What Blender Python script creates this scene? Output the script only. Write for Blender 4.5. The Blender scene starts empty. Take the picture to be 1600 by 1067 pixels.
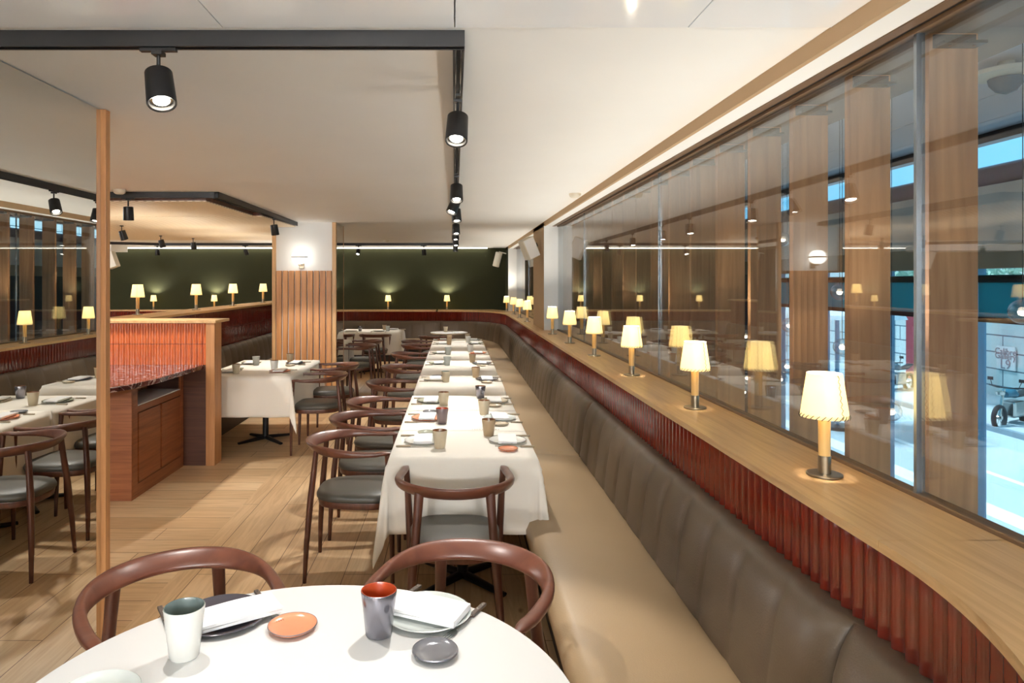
import bpy, math, random
from math import sin, cos, pi, radians, sqrt, hypot
from mathutils import Vector, Matrix
random.seed(7)
SC = bpy.context.scene
C = SC.collection

# ------------------------------------------------------------------ camera / world / exposure
H = 1.625            # eye height
F = 1066.7           # focal length in pixels of the 1600 px frame
VX, VY = 710.5, 441.0
cam_d = bpy.data.cameras.new('camera'); cam = bpy.data.objects.new('camera', cam_d); C.objects.link(cam)
cam.location = (0, 0, H); cam.rotation_euler = (pi/2, 0, 0)
cam_d.sensor_width = 36; cam_d.lens = 24.0
cam_d.shift_x = (800-VX)/1600; cam_d.shift_y = -(533.5-VY)/1600
cam_d.clip_start = 0.02; cam_d.clip_end = 200
SC.camera = cam
SC.view_settings.view_transform = 'Standard'; SC.view_settings.look = 'None'
SC.view_settings.gamma = 1.0; SC.view_settings.exposure = 1.42
try: SC.view_settings.use_curve_mapping = False
except Exception: pass
W = bpy.data.worlds.new('world'); SC.world = W; W.use_nodes = True
wb = W.node_tree.nodes['Background']; wb.inputs[0].default_value = (0.20, 0.64, 1.0, 1); wb.inputs[1].default_value = 0.55
sun_d = bpy.data.lights.new('sun', 'SUN'); sun_d.energy = 3.4; sun_d.angle = .25; sun_d.color = (.72, .9, 1)
sun = bpy.data.objects.new('sun', sun_d); C.objects.link(sun); sun.rotation_euler = Vector((.42, -.2, -.9)).to_track_quat('-Z', 'Y').to_euler()
SC.cycles.max_bounces = 9; SC.cycles.diffuse_bounces = 5; SC.cycles.glossy_bounces = 5
SC.cycles.transparent_max_bounces = 24; SC.cycles.transmission_bounces = 6
SC.cycles.caustics_reflective = False; SC.cycles.caustics_refractive = False
SC.cycles.sample_clamp_indirect = 4.0
SC.cycles.use_denoising = True

SPOT_W = 36.0; LAMP_W = 9.5; FILL_W = 105.0

# ------------------------------------------------------------------ materials
def newmat(name):
    m = bpy.data.materials.new(name); m.use_nodes = True
    return m, m.node_tree, m.node_tree.nodes['Principled BSDF']
def hexc(r, g, b):
    f = lambda v: ((v/255)/12.92 if v/255 <= .04045 else (((v/255)+.055)/1.055)**2.4)
    return (f(r), f(g), f(b), 1)
def plain(name, rgb, rough=.5, metal=0, spec=.5, noise=0, nscale=8, bump=0, bscale=60, coat=0, emit=None, es=0, sheen=0):
    m, t, p = newmat(name)
    p.inputs['Base Color'].default_value = hexc(*rgb); p.inputs['Roughness'].default_value = rough
    p.inputs['Metallic'].default_value = metal; p.inputs['Specular IOR Level'].default_value = spec
    if coat: p.inputs['Coat Weight'].default_value = coat; p.inputs['Coat Roughness'].default_value = .06
    if sheen: p.inputs['Sheen Weight'].default_value = sheen
    if emit: p.inputs['Emission Color'].default_value = hexc(*emit); p.inputs['Emission Strength'].default_value = es
    tc = t.nodes.new('ShaderNodeTexCoord')
    if noise:
        n = t.nodes.new('ShaderNodeTexNoise'); n.inputs['Scale'].default_value = nscale; n.inputs['Detail'].default_value = 4
        t.links.new(tc.outputs['Object'], n.inputs['Vector'])
        mx = t.nodes.new('ShaderNodeMix'); mx.data_type = 'RGBA'
        c = hexc(*rgb)
        mx.inputs[6].default_value = tuple(v*(1-noise) for v in c[:3])+(1,); mx.inputs[7].default_value = tuple(min(1, v*(1+noise)) for v in c[:3])+(1,)
        t.links.new(n.outputs['Fac'], mx.inputs[0]); t.links.new(mx.outputs[2], p.inputs['Base Color'])
    if bump:
        n2 = t.nodes.new('ShaderNodeTexNoise'); n2.inputs['Scale'].default_value = bscale; n2.inputs['Detail'].default_value = 3
        t.links.new(tc.outputs['Object'], n2.inputs['Vector'])
        b = t.nodes.new('ShaderNodeBump'); b.inputs['Strength'].default_value = bump; b.inputs['Distance'].default_value = .01
        t.links.new(n2.outputs['Fac'], b.inputs['Height']); t.links.new(b.outputs[0], p.inputs['Normal'])
    return m
def wood(name, c1, c2, rough=.45, axis='Z', scale=1.0, coat=0, spec=.4):
    """straight-grained timber, grain along axis"""
    m, t, p = newmat(name)
    tc = t.nodes.new('ShaderNodeTexCoord'); mp = t.nodes.new('ShaderNodeMapping')
    s = {'X': (1.2, 26, 26), 'Y': (26, 1.2, 26), 'Z': (26, 26, 1.2)}[axis]
    mp.inputs['Scale'].default_value = tuple(v*scale for v in s)
    t.links.new(tc.outputs['Object'], mp.inputs['Vector'])
    n = t.nodes.new('ShaderNodeTexNoise'); n.inputs['Scale'].default_value = 1.6; n.inputs['Detail'].default_value = 5; n.inputs['Distortion'].default_value = .9
    t.links.new(mp.outputs[0], n.inputs['Vector'])
    n2 = t.nodes.new('ShaderNodeTexNoise'); n2.inputs['Scale'].default_value = 1.1; n2.inputs['Detail'].default_value = 2
    t.links.new(tc.outputs['Object'], n2.inputs['Vector'])
    ad = t.nodes.new('ShaderNodeMath'); ad.operation = 'MULTIPLY_ADD'; ad.inputs[1].default_value = .35; 
    t.links.new(n2.outputs['Fac'], ad.inputs[0]); t.links.new(n.outputs['Fac'], ad.inputs[2])
    r = t.nodes.new('ShaderNodeValToRGB'); r.color_ramp.elements[0].position = .42; r.color_ramp.elements[1].position = .86
    r.color_ramp.elements[0].color = hexc(*c2); r.color_ramp.elements[1].color = hexc(*c1)
    t.links.new(ad.outputs[0], r.inputs[0]); t.links.new(r.outputs[0], p.inputs['Base Color'])
    p.inputs['Roughness'].default_value = rough; p.inputs['Specular IOR Level'].default_value = spec
    if coat: p.inputs['Coat Weight'].default_value = coat; p.inputs['Coat Roughness'].default_value = .25
    return m
def floor_mat():
    m, t, p = newmat('oak_floor_planks'); L = t.links.new
    tc = t.nodes.new('ShaderNodeTexCoord'); sx = t.nodes.new('ShaderNodeSeparateXYZ'); L(tc.outputs['Object'], sx.inputs[0])
    lt = t.nodes.new('ShaderNodeMath'); lt.operation = 'LESS_THAN'; lt.inputs[1].default_value = -1.55; L(sx.outputs[0], lt.inputs[0])
    cy = t.nodes.new('ShaderNodeCombineXYZ'); L(sx.outputs[1], cy.inputs[0]); L(sx.outputs[0], cy.inputs[1])   # planks along Y
    cx = t.nodes.new('ShaderNodeCombineXYZ'); L(sx.outputs[0], cx.inputs[0]); L(sx.outputs[1], cx.inputs[1])   # planks along X
    mv = t.nodes.new('ShaderNodeMix'); mv.data_type = 'VECTOR'; L(lt.outputs[0], mv.inputs[0]); L(cy.outputs[0], mv.inputs[4]); L(cx.outputs[0], mv.inputs[5])
    br = t.nodes.new('ShaderNodeTexBrick'); L(mv.outputs[1], br.inputs['Vector'])
    br.offset = .37; br.inputs['Scale'].default_value = 1; br.inputs['Brick Width'].default_value = 1.9; br.inputs['Row Height'].default_value = .205
    br.inputs['Mortar Size'].default_value = .0022; br.inputs['Mortar Smooth'].default_value = .2; br.inputs['Bias'].default_value = 0
    br.inputs['Color1'].default_value = hexc(210, 174, 130); br.inputs['Color2'].default_value = hexc(232, 202, 160); br.inputs['Mortar'].default_value = hexc(105, 70, 42)
    mp = t.nodes.new('ShaderNodeMapping'); mp.inputs['Scale'].default_value = (1.1, 14, 1); L(mv.outputs[1], mp.inputs['Vector'])
    n = t.nodes.new('ShaderNodeTexNoise'); n.inputs['Scale'].default_value = 1.7; n.inputs['Detail'].default_value = 6; n.inputs['Distortion'].default_value = 1.6; L(mp.outputs[0], n.inputs['Vector'])
    r = t.nodes.new('ShaderNodeValToRGB'); r.color_ramp.elements[0].position = .36; r.color_ramp.elements[1].position = .62
    r.color_ramp.elements[0].color = (.78, .72, .66, 1); r.color_ramp.elements[1].color = (1, 1, 1, 1); L(n.outputs['Fac'], r.inputs[0])
    mu = t.nodes.new('ShaderNodeMix'); mu.data_type = 'RGBA'; mu.blend_type = 'MULTIPLY'; mu.inputs[0].default_value = .75
    L(br.outputs['Color'], mu.inputs[6]); L(r.outputs[0], mu.inputs[7])
    # knots
    mk = t.nodes.new('ShaderNodeMapping'); mk.inputs['Scale'].default_value = (1.0, 1.9, 1); L(mv.outputs[1], mk.inputs['Vector'])
    nd = t.nodes.new('ShaderNodeTexNoise'); nd.inputs['Scale'].default_value = 7; L(mk.outputs[0], nd.inputs['Vector'])
    vo = t.nodes.new('ShaderNodeTexVoronoi'); vo.inputs['Scale'].default_value = 1.7; L(mk.outputs[0], vo.inputs['Vector'])
    ma = t.nodes.new('ShaderNodeMath'); ma.operation = 'MULTIPLY_ADD'; ma.inputs[1].default_value = .09; L(nd.outputs['Fac'], ma.inputs[0]); L(vo.outputs['Distance'], ma.inputs[2])
    rk = t.nodes.new('ShaderNodeValToRGB'); rk.color_ramp.elements[0].position = .065; rk.color_ramp.elements[1].position = .10
    rk.color_ramp.elements[0].color = (.3, .19, .11, 1); rk.color_ramp.elements[1].color = (1, 1, 1, 1); L(ma.outputs[0], rk.inputs[0])
    m2 = t.nodes.new('ShaderNodeMix'); m2.data_type = 'RGBA'; m2.blend_type = 'MULTIPLY'; m2.inputs[0].default_value = .8
    L(mu.outputs[2], m2.inputs[6]); L(rk.outputs[0], m2.inputs[7]); L(m2.outputs[2], p.inputs['Base Color'])
    p.inputs['Roughness'].default_value = .38; p.inputs['Specular IOR Level'].default_value = .35
    b = t.nodes.new('ShaderNodeBump'); b.inputs['Strength'].default_value = .12; b.inputs['Distance'].default_value = .004
    L(br.outputs['Fac'], b.inputs['Height']); b.invert = True; L(b.outputs[0], p.inputs['Normal'])
    return m
def glass_mat(name, tint=(.93, .97, .98), base=.05, power=4.0, gain=.9):
    m = bpy.data.materials.new(name); m.use_nodes = True; t = m.node_tree; t.nodes.clear(); L = t.links.new
    o = t.nodes.new('ShaderNodeOutputMaterial'); tr = t.nodes.new('ShaderNodeBsdfTransparent'); gl = t.nodes.new('ShaderNodeBsdfGlossy')
    tr.inputs[0].default_value = (*tint, 1); gl.inputs['Roughness'].default_value = 0.0
    lw = t.nodes.new('ShaderNodeLayerWeight'); lw.inputs[0].default_value = .5
    pw = t.nodes.new('ShaderNodeMath'); pw.operation = 'POWER'; pw.inputs[1].default_value = power; L(lw.outputs['Facing'], pw.inputs[0])
    ma = t.nodes.new('ShaderNodeMath'); ma.operation = 'MULTIPLY_ADD'; ma.inputs[1].default_value = gain; ma.inputs[2].default_value = base; ma.use_clamp = True
    L(pw.outputs[0], ma.inputs[0]); mx = t.nodes.new('ShaderNodeMixShader'); L(ma.outputs[0], mx.inputs[0]); L(tr.outputs[0], mx.inputs[1]); L(gl.outputs[0], mx.inputs[2]); L(mx.outputs[0], o.inputs[0])
    return m
def marble_mat():
    m, t, p = newmat('red_marble'); L = t.links.new
    tc = t.nodes.new('ShaderNodeTexCoord')
    n = t.nodes.new('ShaderNodeTexNoise'); n.inputs['Scale'].default_value = 9; n.inputs['Detail'].default_value = 8; n.inputs['Distortion'].default_value = 1.2; L(tc.outputs['Object'], n.inputs['Vector'])
    r = t.nodes.new('ShaderNodeValToRGB'); e = r.color_ramp.elements
    e[0].position = .3; e[0].color = hexc(48, 20, 20); e[1].position = .62; e[1].color = hexc(110, 50, 44)
    L(n.outputs['Fac'], r.inputs[0])
    v = t.nodes.new('ShaderNodeTexNoise'); v.inputs['Scale'].default_value = 5; v.inputs['Detail'].default_value = 7; v.inputs['Distortion'].default_value = 2.5; L(tc.outputs['Object'], v.inputs['Vector'])
    ab = t.nodes.new('ShaderNodeMath'); ab.operation = 'SUBTRACT'; ab.inputs[1].default_value = .5; L(v.outputs['Fac'], ab.inputs[0])
    a2 = t.nodes.new('ShaderNodeMath'); a2.operation = 'ABSOLUTE'; L(ab.outputs[0], a2.inputs[0])
    rv = t.nodes.new('ShaderNodeValToRGB'); rv.color_ramp.elements[0].position = 0; rv.color_ramp.elements[0].color = (1, 1, 1, 1); rv.color_ramp.elements[1].position = .022; rv.color_ramp.elements[1].color = (0, 0, 0, 1); L(a2.outputs[0], rv.inputs[0])
    mx = t.nodes.new('ShaderNodeMix'); mx.data_type = 'RGBA'; L(rv.outputs[0], mx.inputs[0]); L(r.outputs[0], mx.inputs[6]); mx.inputs[7].default_value = hexc(215, 190, 180); L(mx.outputs[2], p.inputs['Base Color'])
    p.inputs['Roughness'].default_value = .12
    return m
def tile_mat(name, c1, c2, rough=.12):
    m, t, p = newmat(name); L = t.links.new
    tc = t.nodes.new('ShaderNodeTexCoord'); n = t.nodes.new('ShaderNodeTexNoise'); n.inputs['Scale'].default_value = 14; n.inputs['Detail'].default_value = 3; L(tc.outputs['Object'], n.inputs['Vector'])
    mx = t.nodes.new('ShaderNodeMix'); mx.data_type = 'RGBA'; L(n.outputs['Fac'], mx.inputs[0]); mx.inputs[6].default_value = hexc(*c1); mx.inputs[7].default_value = hexc(*c2); L(mx.outputs[2], p.inputs['Base Color'])
    p.inputs['Roughness'].default_value = rough; p.inputs['Coat Weight'].default_value = 1; p.inputs['Coat Roughness'].default_value = .04; p.inputs['Coat IOR'].default_value = 1.6
    return m
def ribbed_ceiling_mat():
    m, t, p = newmat('fine_slatted_oak_ceiling'); L = t.links.new
    tc = t.nodes.new('ShaderNodeTexCoord'); w = t.nodes.new('ShaderNodeTexWave'); w.wave_type = 'BANDS'; w.bands_direction = 'DIAGONAL'; w.inputs['Scale'].default_value = 9
    L(tc.outputs['Object'], w.inputs['Vector'])
    r = t.nodes.new('ShaderNodeValToRGB'); r.color_ramp.elements[0].position = .1; r.color_ramp.elements[0].color = hexc(200, 180, 150); r.color_ramp.elements[1].position = .45; r.color_ramp.elements[1].color = hexc(236, 222, 198)
    L(w.outputs['Fac'], r.inputs[0]); L(r.outputs[0], p.inputs['Base Color']); p.inputs['Roughness'].default_value = .5
    return m
def emis(name, rgb, s):
    m = bpy.data.materials.new(name); m.use_nodes = True; t = m.node_tree; t.nodes.clear()
    o = t.nodes.new('ShaderNodeOutputMaterial'); e = t.nodes.new('ShaderNodeEmission'); e.inputs[0].default_value = hexc(*rgb); e.inputs[1].default_value = s
    t.links.new(e.outputs[0], o.inputs[0]); return m

M = {}
M['plaster'] = plain('warm_white_plaster', (236, 237, 236), .7, noise=.03, nscale=2)
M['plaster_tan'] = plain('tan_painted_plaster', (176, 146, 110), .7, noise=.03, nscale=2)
M['gloss_ceiling'] = plain('glossy_white_panel', (244, 248, 252), .08, noise=.02, nscale=2)
M['green'] = plain('dark_green_wall', (50, 52, 33), .8, spec=.2, noise=.05, nscale=3)
M['oak'] = wood('pale_oak', (214, 174, 124), (184, 138, 92), .42, 'Z')
M['oak_x'] = wood('pale_oak_flat', (216, 178, 126), (188, 146, 98), .36, 'Y')
M['oak_fin'] = wood('oak_fin', (196, 142, 98), (156, 106, 70), .5, 'Z', .7)
M['oak_warm'] = wood('honey_oak', (206, 150, 98), (172, 116, 70), .42, 'Z')
M['cabinet'] = wood('reddish_cabinet_wood', (158, 96, 58), (120, 68, 38), .42, 'Y', .9)
M['cabinet_x'] = wood('reddish_cabinet_wood_side', (158, 96, 58), (120, 68, 38), .42, 'X', .9)
M['darkpanel'] = wood('dark_brown_panel', (98, 62, 46), (70, 42, 32), .5, 'X', .9)
M['walnut'] = wood('walnut', (98, 56, 40), (66, 35, 24), .36, 'Z', .6, coat=.25)
M['walnut_r'] = wood('walnut_rail', (108, 64, 47), (80, 43, 31), .33, 'X', .35, coat=.3)
M['frame_brown'] = plain('brown_frame', (104, 78, 52), .5)
M['floor'] = floor_mat()
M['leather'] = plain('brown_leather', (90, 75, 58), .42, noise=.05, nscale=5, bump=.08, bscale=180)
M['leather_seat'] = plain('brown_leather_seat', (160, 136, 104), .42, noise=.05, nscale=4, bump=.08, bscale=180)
M['seatpad'] = plain('charcoal_green_leather', (76, 73, 65), .42, noise=.05, bump=.08, bscale=200)
M['black'] = plain('black_metal', (26, 24, 24), .4, metal=.3)
M['base_dark'] = plain('dark_plinth', (34, 30, 26), .6)
M['chrome'] = plain('brushed_steel', (190, 186, 180), .22, metal=1)
M['nickel'] = plain('satin_nickel', (150, 136, 116), .32, metal=1)
M['cloth'] = plain('white_linen', (236, 230, 218), .8, noise=.015, nscale=3, bump=.05, bscale=300, sheen=.2)
M['napkin'] = plain('white_napkin', (240, 240, 240), .8, bump=.05, bscale=300)
M['tabletop'] = plain('white_laminate', (220, 220, 218), .35)
M['tabledge'] = plain('beige_edge', (206, 188, 160), .5)
M['tile_red'] = tile_mat('oxblood_glazed_tile', (86, 18, 8), (114, 30, 14))
M['tile_dark'] = tile_mat('maroon_glazed_tile', (84, 24, 20), (104, 32, 26))
M['tile_orange'] = tile_mat('orange_glazed_tile', (196, 92, 46), (212, 114, 64), .2)
M['marble'] = marble_mat()
M['mirror'] = plain('mirror', (226, 226, 222), .0, metal=1, spec=1)
M['glass'] = glass_mat('window_glass', (.95, .975, .98), .055, 3.2, .85)
M['glass_edge'] = plain('pane_joint', (150, 158, 165), .2, metal=.8)
M['ribceil'] = ribbed_ceiling_mat()
M['led'] = emis('led_strip', (255, 244, 224), 3.2)
M['bulb'] = emis('spot_lens', (255, 246, 228), 30)
M['sconce'] = emis('sconce_glass', (255, 250, 238), 2.2)
M['whiteplastic'] = plain('white_plastic', (214, 208, 192), .45)
M['thread'] = plain('dark_stitching', (70, 60, 40), .7)
M['lampwood'] = wood('lamp_beech', (232, 190, 120), (212, 164, 96), .4, 'Z')
def shade_mat():
    m, t, p = newmat('parchment_shade'); L = t.links.new
    p.inputs['Base Color'].default_value = hexc(250, 240, 205); p.inputs['Roughness'].default_value = .6
    p.inputs['Emission Color'].default_value = hexc(255, 242, 200); p.inputs['Emission Strength'].default_value = .22
    tr = t.nodes.new('ShaderNodeBsdfTranslucent'); tr.inputs[0].default_value = hexc(255, 244, 205)
    mx = t.nodes.new('ShaderNodeMixShader'); mx.inputs[0].default_value = .62
    o = t.nodes['Material Output']; L(p.outputs[0], mx.inputs[1]); L(tr.outputs[0], mx.inputs[2]); L(mx.outputs[0], o.inputs[0])
    return m
M['shade'] = shade_mat()
# crockery
CR = {
 'white': plain('white_stoneware', (222, 222, 216), .2, coat=.3),
 'pale': plain('pale_blue_grey_stoneware', (196, 202, 198), .2, coat=.3),
 'grey': plain('grey_stoneware', (120, 120, 124), .16, metal=.25, noise=.15, nscale=30),
 'charcoal': plain('charcoal_stoneware', (70, 68, 76), .15, coat=.4),
 'orange': plain('orange_stoneware', (216, 140, 104), .22, coat=.3, noise=.06, nscale=30),
 'sage': plain('sage_stoneware', (150, 152, 132), .22, coat=.3, noise=.1, nscale=40),
 'beige': plain('beige_stoneware', (196, 182, 156), .3, noise=.08, nscale=30),
 'amber': plain('amber_beige_stoneware', (176, 152, 120), .28, noise=.18, nscale=18),
 'mauve': plain('mauve_grey_stoneware', (112, 96, 96), .32),
 'silver': plain('silver_grey_glaze', (140, 138, 146), .18, metal=.75),
 'rust': plain('rust_glaze', (170, 66, 30), .25, coat=.4),
 'brownrim': plain('brown_glaze', (130, 84, 52), .25, coat=.3),
 'blueglaze': plain('blue_green_glaze', (104, 116, 112), .2, noise=.2, nscale=20, coat=.4),
 'darkrim': plain('dark_brown_rim', (60, 44, 40), .25, coat=.3),
}

# ------------------------------------------------------------------ mesh helpers
class MB:
    def __init__(s): s.v = []; s.f = []; s.mi = []
    def add(s, vs, fs, mi=0):
        o = len(s.v); s.v += [tuple(v) for v in vs]; s.f += [tuple(i+o for i in f) for f in fs]; s.mi += [mi]*len(fs); return s
    def box(s, x0, x1, y0, y1, z0, z1, mi=0):
        if x0 > x1: x0, x1 = x1, x0
        if y0 > y1: y0, y1 = y1, y0
        v = [(x, y, z) for z in (z0, z1) for y in (y0, y1) for x in (x0, x1)]
        return s.add(v, [(0, 2, 3, 1), (4, 5, 7, 6), (0, 1, 5, 4), (2, 6, 7, 3), (0, 4, 6, 2), (1, 3, 7, 5)], mi)
    def lathe(s, prof, n=32, c=(0, 0, 0), mi=0, closed=True, fn=None):
        """prof [(r,z)...] bottom to top outside then inside"""
        vs = []
        for r, z in prof:
            for k in range(n):
                a = 2*pi*k/n; rr, zz = (r, z) if not fn else fn(r, z, a)
                vs.append((c[0]+rr*cos(a), c[1]+rr*sin(a), c[2]+zz))
        fs = []
        for i in range(len(prof)-1):
            for k in range(n):
                k2 = (k+1) % n; fs.append((i*n+k, i*n+k2, (i+1)*n+k2, (i+1)*n+k))
        if closed:
            fs.append(tuple(range(n-1, -1, -1))); fs.append(tuple((len(prof)-1)*n+k for k in range(n)))
        return s.add(vs, fs, mi)
    def sweep(s, rings, cap=True, mi=0):
        n = len(rings[0]); vs = [p for r in rings for p in r]; fs = []
        for i in range(len(rings)-1):
            for k in range(n):
                k2 = (k+1) % n; fs.append((i*n+k, i*n+k2, (i+1)*n+k2, (i+1)*n+k))
        if cap: fs.append(tuple(range(n-1, -1, -1))); fs.append(tuple((len(rings)-1)*n+k for k in range(n)))
        return s.add(vs, fs, mi)
    def tube(s, pts, rad, n=12, mi=0, flat=1.0, ref=(0, 1, 0)):
        """rad: list of radii (or (rx, ry)); section's first axis lies along ref as far as possible"""
        rings = []; P = [Vector(p) for p in pts]
        for i, p in enumerate(P):
            d = (P[min(i+1, len(P)-1)]-P[max(i-1, 0)]).normalized()
            a = Vector(ref); a = (a-d*a.dot(d))
            if a.length < 1e-3: a = d.orthogonal()
            a.normalize(); b = d.cross(a)
            r = rad[i] if isinstance(rad, (list, tuple)) else rad
            rx, ry = r if isinstance(r, (list, tuple)) else (r, r)
            rings.append([tuple(p+a*rx*cos(2*pi*k/n)+b*ry*sin(2*pi*k/n)) for k in range(n)])
        return s.sweep(rings, mi=mi)
    def prism(s, poly, z0, z1, mi=0):
        n = len(poly); v = [(x, y, z0) for x, y in poly]+[(x, y, z1) for x, y in poly]
        f = [(i, (i+1) % n, n+(i+1) % n, n+i) for i in range(n)]+[tuple(range(n-1, -1, -1)), tuple(range(n, 2*n))]
        return s.add(v, f, mi)
    def grid(s, rows, mi=0, flip=False):
        n = len(rows[0]); vs = [p for r in rows for p in r]; fs = []
        for i in range(len(rows)-1):
            for k in range(n-1):
                q = (i*n+k, i*n+k+1, (i+1)*n+k+1, (i+1)*n+k); fs.append(q[::-1] if flip else q)
        return s.add(vs, fs, mi)
    def build(s, name, mats, parent=None, smooth=False, bevel=0, loc=None, rz=0, seg=2, fix=False, sharp=35):
        me = bpy.data.meshes.new(name); me.from_pydata(s.v, [], s.f); me.update()
        if not isinstance(mats, (list, tuple)): mats = [mats]
        for m in mats: me.materials.append(m)
        if len(mats) > 1: me.polygons.foreach_set('material_index', s.mi)
        if fix or smooth:
            import bmesh
            b = bmesh.new(); b.from_mesh(me)
            if fix: bmesh.ops.recalc_face_normals(b, faces=b.faces[:])
            b.to_mesh(me); b.free()
        if smooth:
            me.polygons.foreach_set('use_smooth', [True]*len(me.polygons))
            try: me.set_sharp_from_angle(angle=radians(sharp))
            except Exception: pass
        o = bpy.data.objects.new(name, me); C.objects.link(o)
        if parent: o.parent = parent
        if loc: o.location = loc
        if rz: o.rotation_euler = (0, 0, rz)
        if bevel:
            bm = o.modifiers.new('bevel', 'BEVEL'); bm.width = bevel; bm.segments = seg; bm.limit_method = 'ANGLE'
        return o
USED = {}
def tag(o, label, cat, group=None):
    o['label'] = label; o['category'] = cat
    if group: o['group'] = group
    n = len(label.split())
    if n < 4 or n > 16: print('LABELWORDS', n, label)
    USED.setdefault(label, []).append(o.name)
    return o
def thing(name, label, cat, loc=(0, 0, 0), rz=0, group=None, rot=None):
    o = bpy.data.objects.new(name, None); C.objects.link(o); o.location = loc; o.rotation_euler = rot if rot else (0, 0, rz)
    o.empty_display_size = .1
    return tag(o, label, cat, group)
def struct(name, mb, mat, **k):
    o = mb.build(name, mat, **k); o['kind'] = 'structure'; return o
CH = {}
def kids(o): return [c for c in bpy.data.objects if c.parent == o]
def dup(root, loc, rz, label, group=None, mats=None, rot=None):
    r = root.copy(); C.objects.link(r); r.location = loc; r.rotation_euler = rot if rot else (0, 0, rz)
    tag(r, label, root['category'], group or root.get('group'))
    key = root.name
    if key not in CH: CH[key] = [(c, kids(c)) for c in kids(root)]
    for c, gs in CH[key]:
        d = c.copy(); C.objects.link(d); d.parent = r
        for g in gs:
            e = g.copy(); C.objects.link(e); e.parent = d
    return r
def onplane(px, py, z):
    """photo pixel -> point on the horizontal plane z"""
    s = (py-VY)/(H-z); Y = F/s; return ((px-VX)/s, Y)
ORD = ['first', 'second', 'third', 'fourth', 'fifth', 'sixth', 'seventh', 'eighth', 'ninth', 'tenth', 'eleventh', 'twelfth', 'thirteenth', 'fourteenth', 'fifteenth', 'sixteenth', 'seventeenth', 'eighteenth', 'nineteenth', 'twentieth']+['twenty-'+w for w in ('first','second','third','fourth','fifth','sixth','seventh','eighth','ninth')]+['thirtieth','thirty-first','thirty-second','thirty-third']

# ------------------------------------------------------------------ dimensions
CEIL = H+.76; SOF = H+.705; SHELF = H-.60
GX = 1.30; COLX = 1.12; FARY = 15.1; MX = -1.55; LEFTX = -8.9

# ------------------------------------------------------------------ room shell
b = MB(); b.box(LEFTX, 1.26, -3.2, FARY+.1, -.12, 0); struct('floor', b, M['floor'])
b = MB(); b.box(LEFTX, COLX, 2.035, FARY+.1, CEIL, CEIL+.15); struct('ceiling', b, M['plaster'])
# glossy panels over the camera, each its own sheet with a thin joint
for k, (x0, x1) in enumerate([(-4.13, -3.442), (-3.438, -2.752), (-2.748, -2.062), (-2.058, -1.382), (-1.378, -.692), (-.688, -.002), (.002, .692), (.696, 1.12)]):
    b = MB(); b.box(x0, x1, -.35, 2.032, CEIL-.002, CEIL+.02); o = struct('trim_%d' % (k+1), b, M['gloss_ceiling'])
b = MB(); b.box(LEFTX, -4.135, -3.2, 2.035, CEIL, CEIL+.15); b.box(-4.135, COLX, -3.2, -.355, CEIL, CEIL+.15); b.box(-4.13, COLX, -.355, 2.035, CEIL+.03, CEIL+.15); struct('ceiling_near', b, M['plaster'])
# dropped beam along the window: tan side, white underside
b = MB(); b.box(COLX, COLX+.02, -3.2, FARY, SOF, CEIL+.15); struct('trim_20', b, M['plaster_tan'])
b = MB(); b.box(COLX+.0205, 1.225, -3.2, FARY, SOF, CEIL+.15); struct('trim_21', b, M['plaster'])
# head frame of the glass: brown with black channel
b = MB(); b.box(1.226, 1.262, -3.2, FARY, SOF-.004, SOF+.12); b.box(1.283, 1.325, -3.2, FARY, SOF-.01, SOF+.12); struct('trim_22', b, M['frame_brown'])
b = MB(); b.box(1.263, 1.282, -3.2, FARY, SOF+.002, SOF+.12); struct('trim_23', b, M['black'])
b = MB(); b.box(LEFTX-.3, 4.05, -3.5, 22.2, H+1.31, H+1.5); struct('ceiling_sun_block', b, M['plaster'])  # unseen slab added to stop sun leaking through gaps in the ceiling
b = MB(); b.box(LEFTX-.3, 4.12, 22.0, 22.2, -2.1, H+1.31); b.box(1.3, 4.12, -3.5, -3.3, -2.1, H+1.31); b.box(LEFTX-.3, 1.3, FARY+.13, FARY+.2, -.2, H+1.31); b.box(LEFTX-.3, LEFTX-.11, -3.5, FARY, -.2, H+1.31); b.box(LEFTX-.3, 1.3, -3.5, -3.31, -.2, H+1.31); struct('wall_outer', b, M['plaster'])
# far wall and left wall and wall behind the camera
b = MB(); b.box(LEFTX-.1, 1.35, FARY, FARY+.12, 0, CEIL+.1); struct('wall_far', b, M['green'])
b = MB(); b.box(LEFTX-.1, LEFTX, -3.2, FARY, 0, CEIL+.1); struct('wall_left', b, M['green'])
b = MB(); b.box(LEFTX, 1.35, -3.3, -3.2, -.1, CEIL+.1); struct('wall_behind', b, M['plaster'])
# low wall under the shelf against the glass line
b = MB(); b.box(1.262, 1.36, -3.2, FARY, -2.2, SHELF-.06); struct('wall_right', b, M['plaster'])
# LED line at the head of the far wall
b = MB(); b.box(-8.8, .72, FARY-.09, FARY-.03, CEIL-.018, CEIL-.001); o = b.build('led_strip', M['led']); tag(o, 'thin white light strip along the head of the dark green wall', 'light strip')
# columns on the window side
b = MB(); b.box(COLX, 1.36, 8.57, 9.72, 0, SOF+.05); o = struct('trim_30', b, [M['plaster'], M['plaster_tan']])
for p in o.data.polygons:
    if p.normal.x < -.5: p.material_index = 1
b = MB(); b.box(COLX, 1.36, 14.3, FARY, 0, SOF+.05); o = struct('trim_31', b, [M['plaster'], M['green']])
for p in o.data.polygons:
    if p.normal.x < -.5: p.material_index = 1

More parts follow.
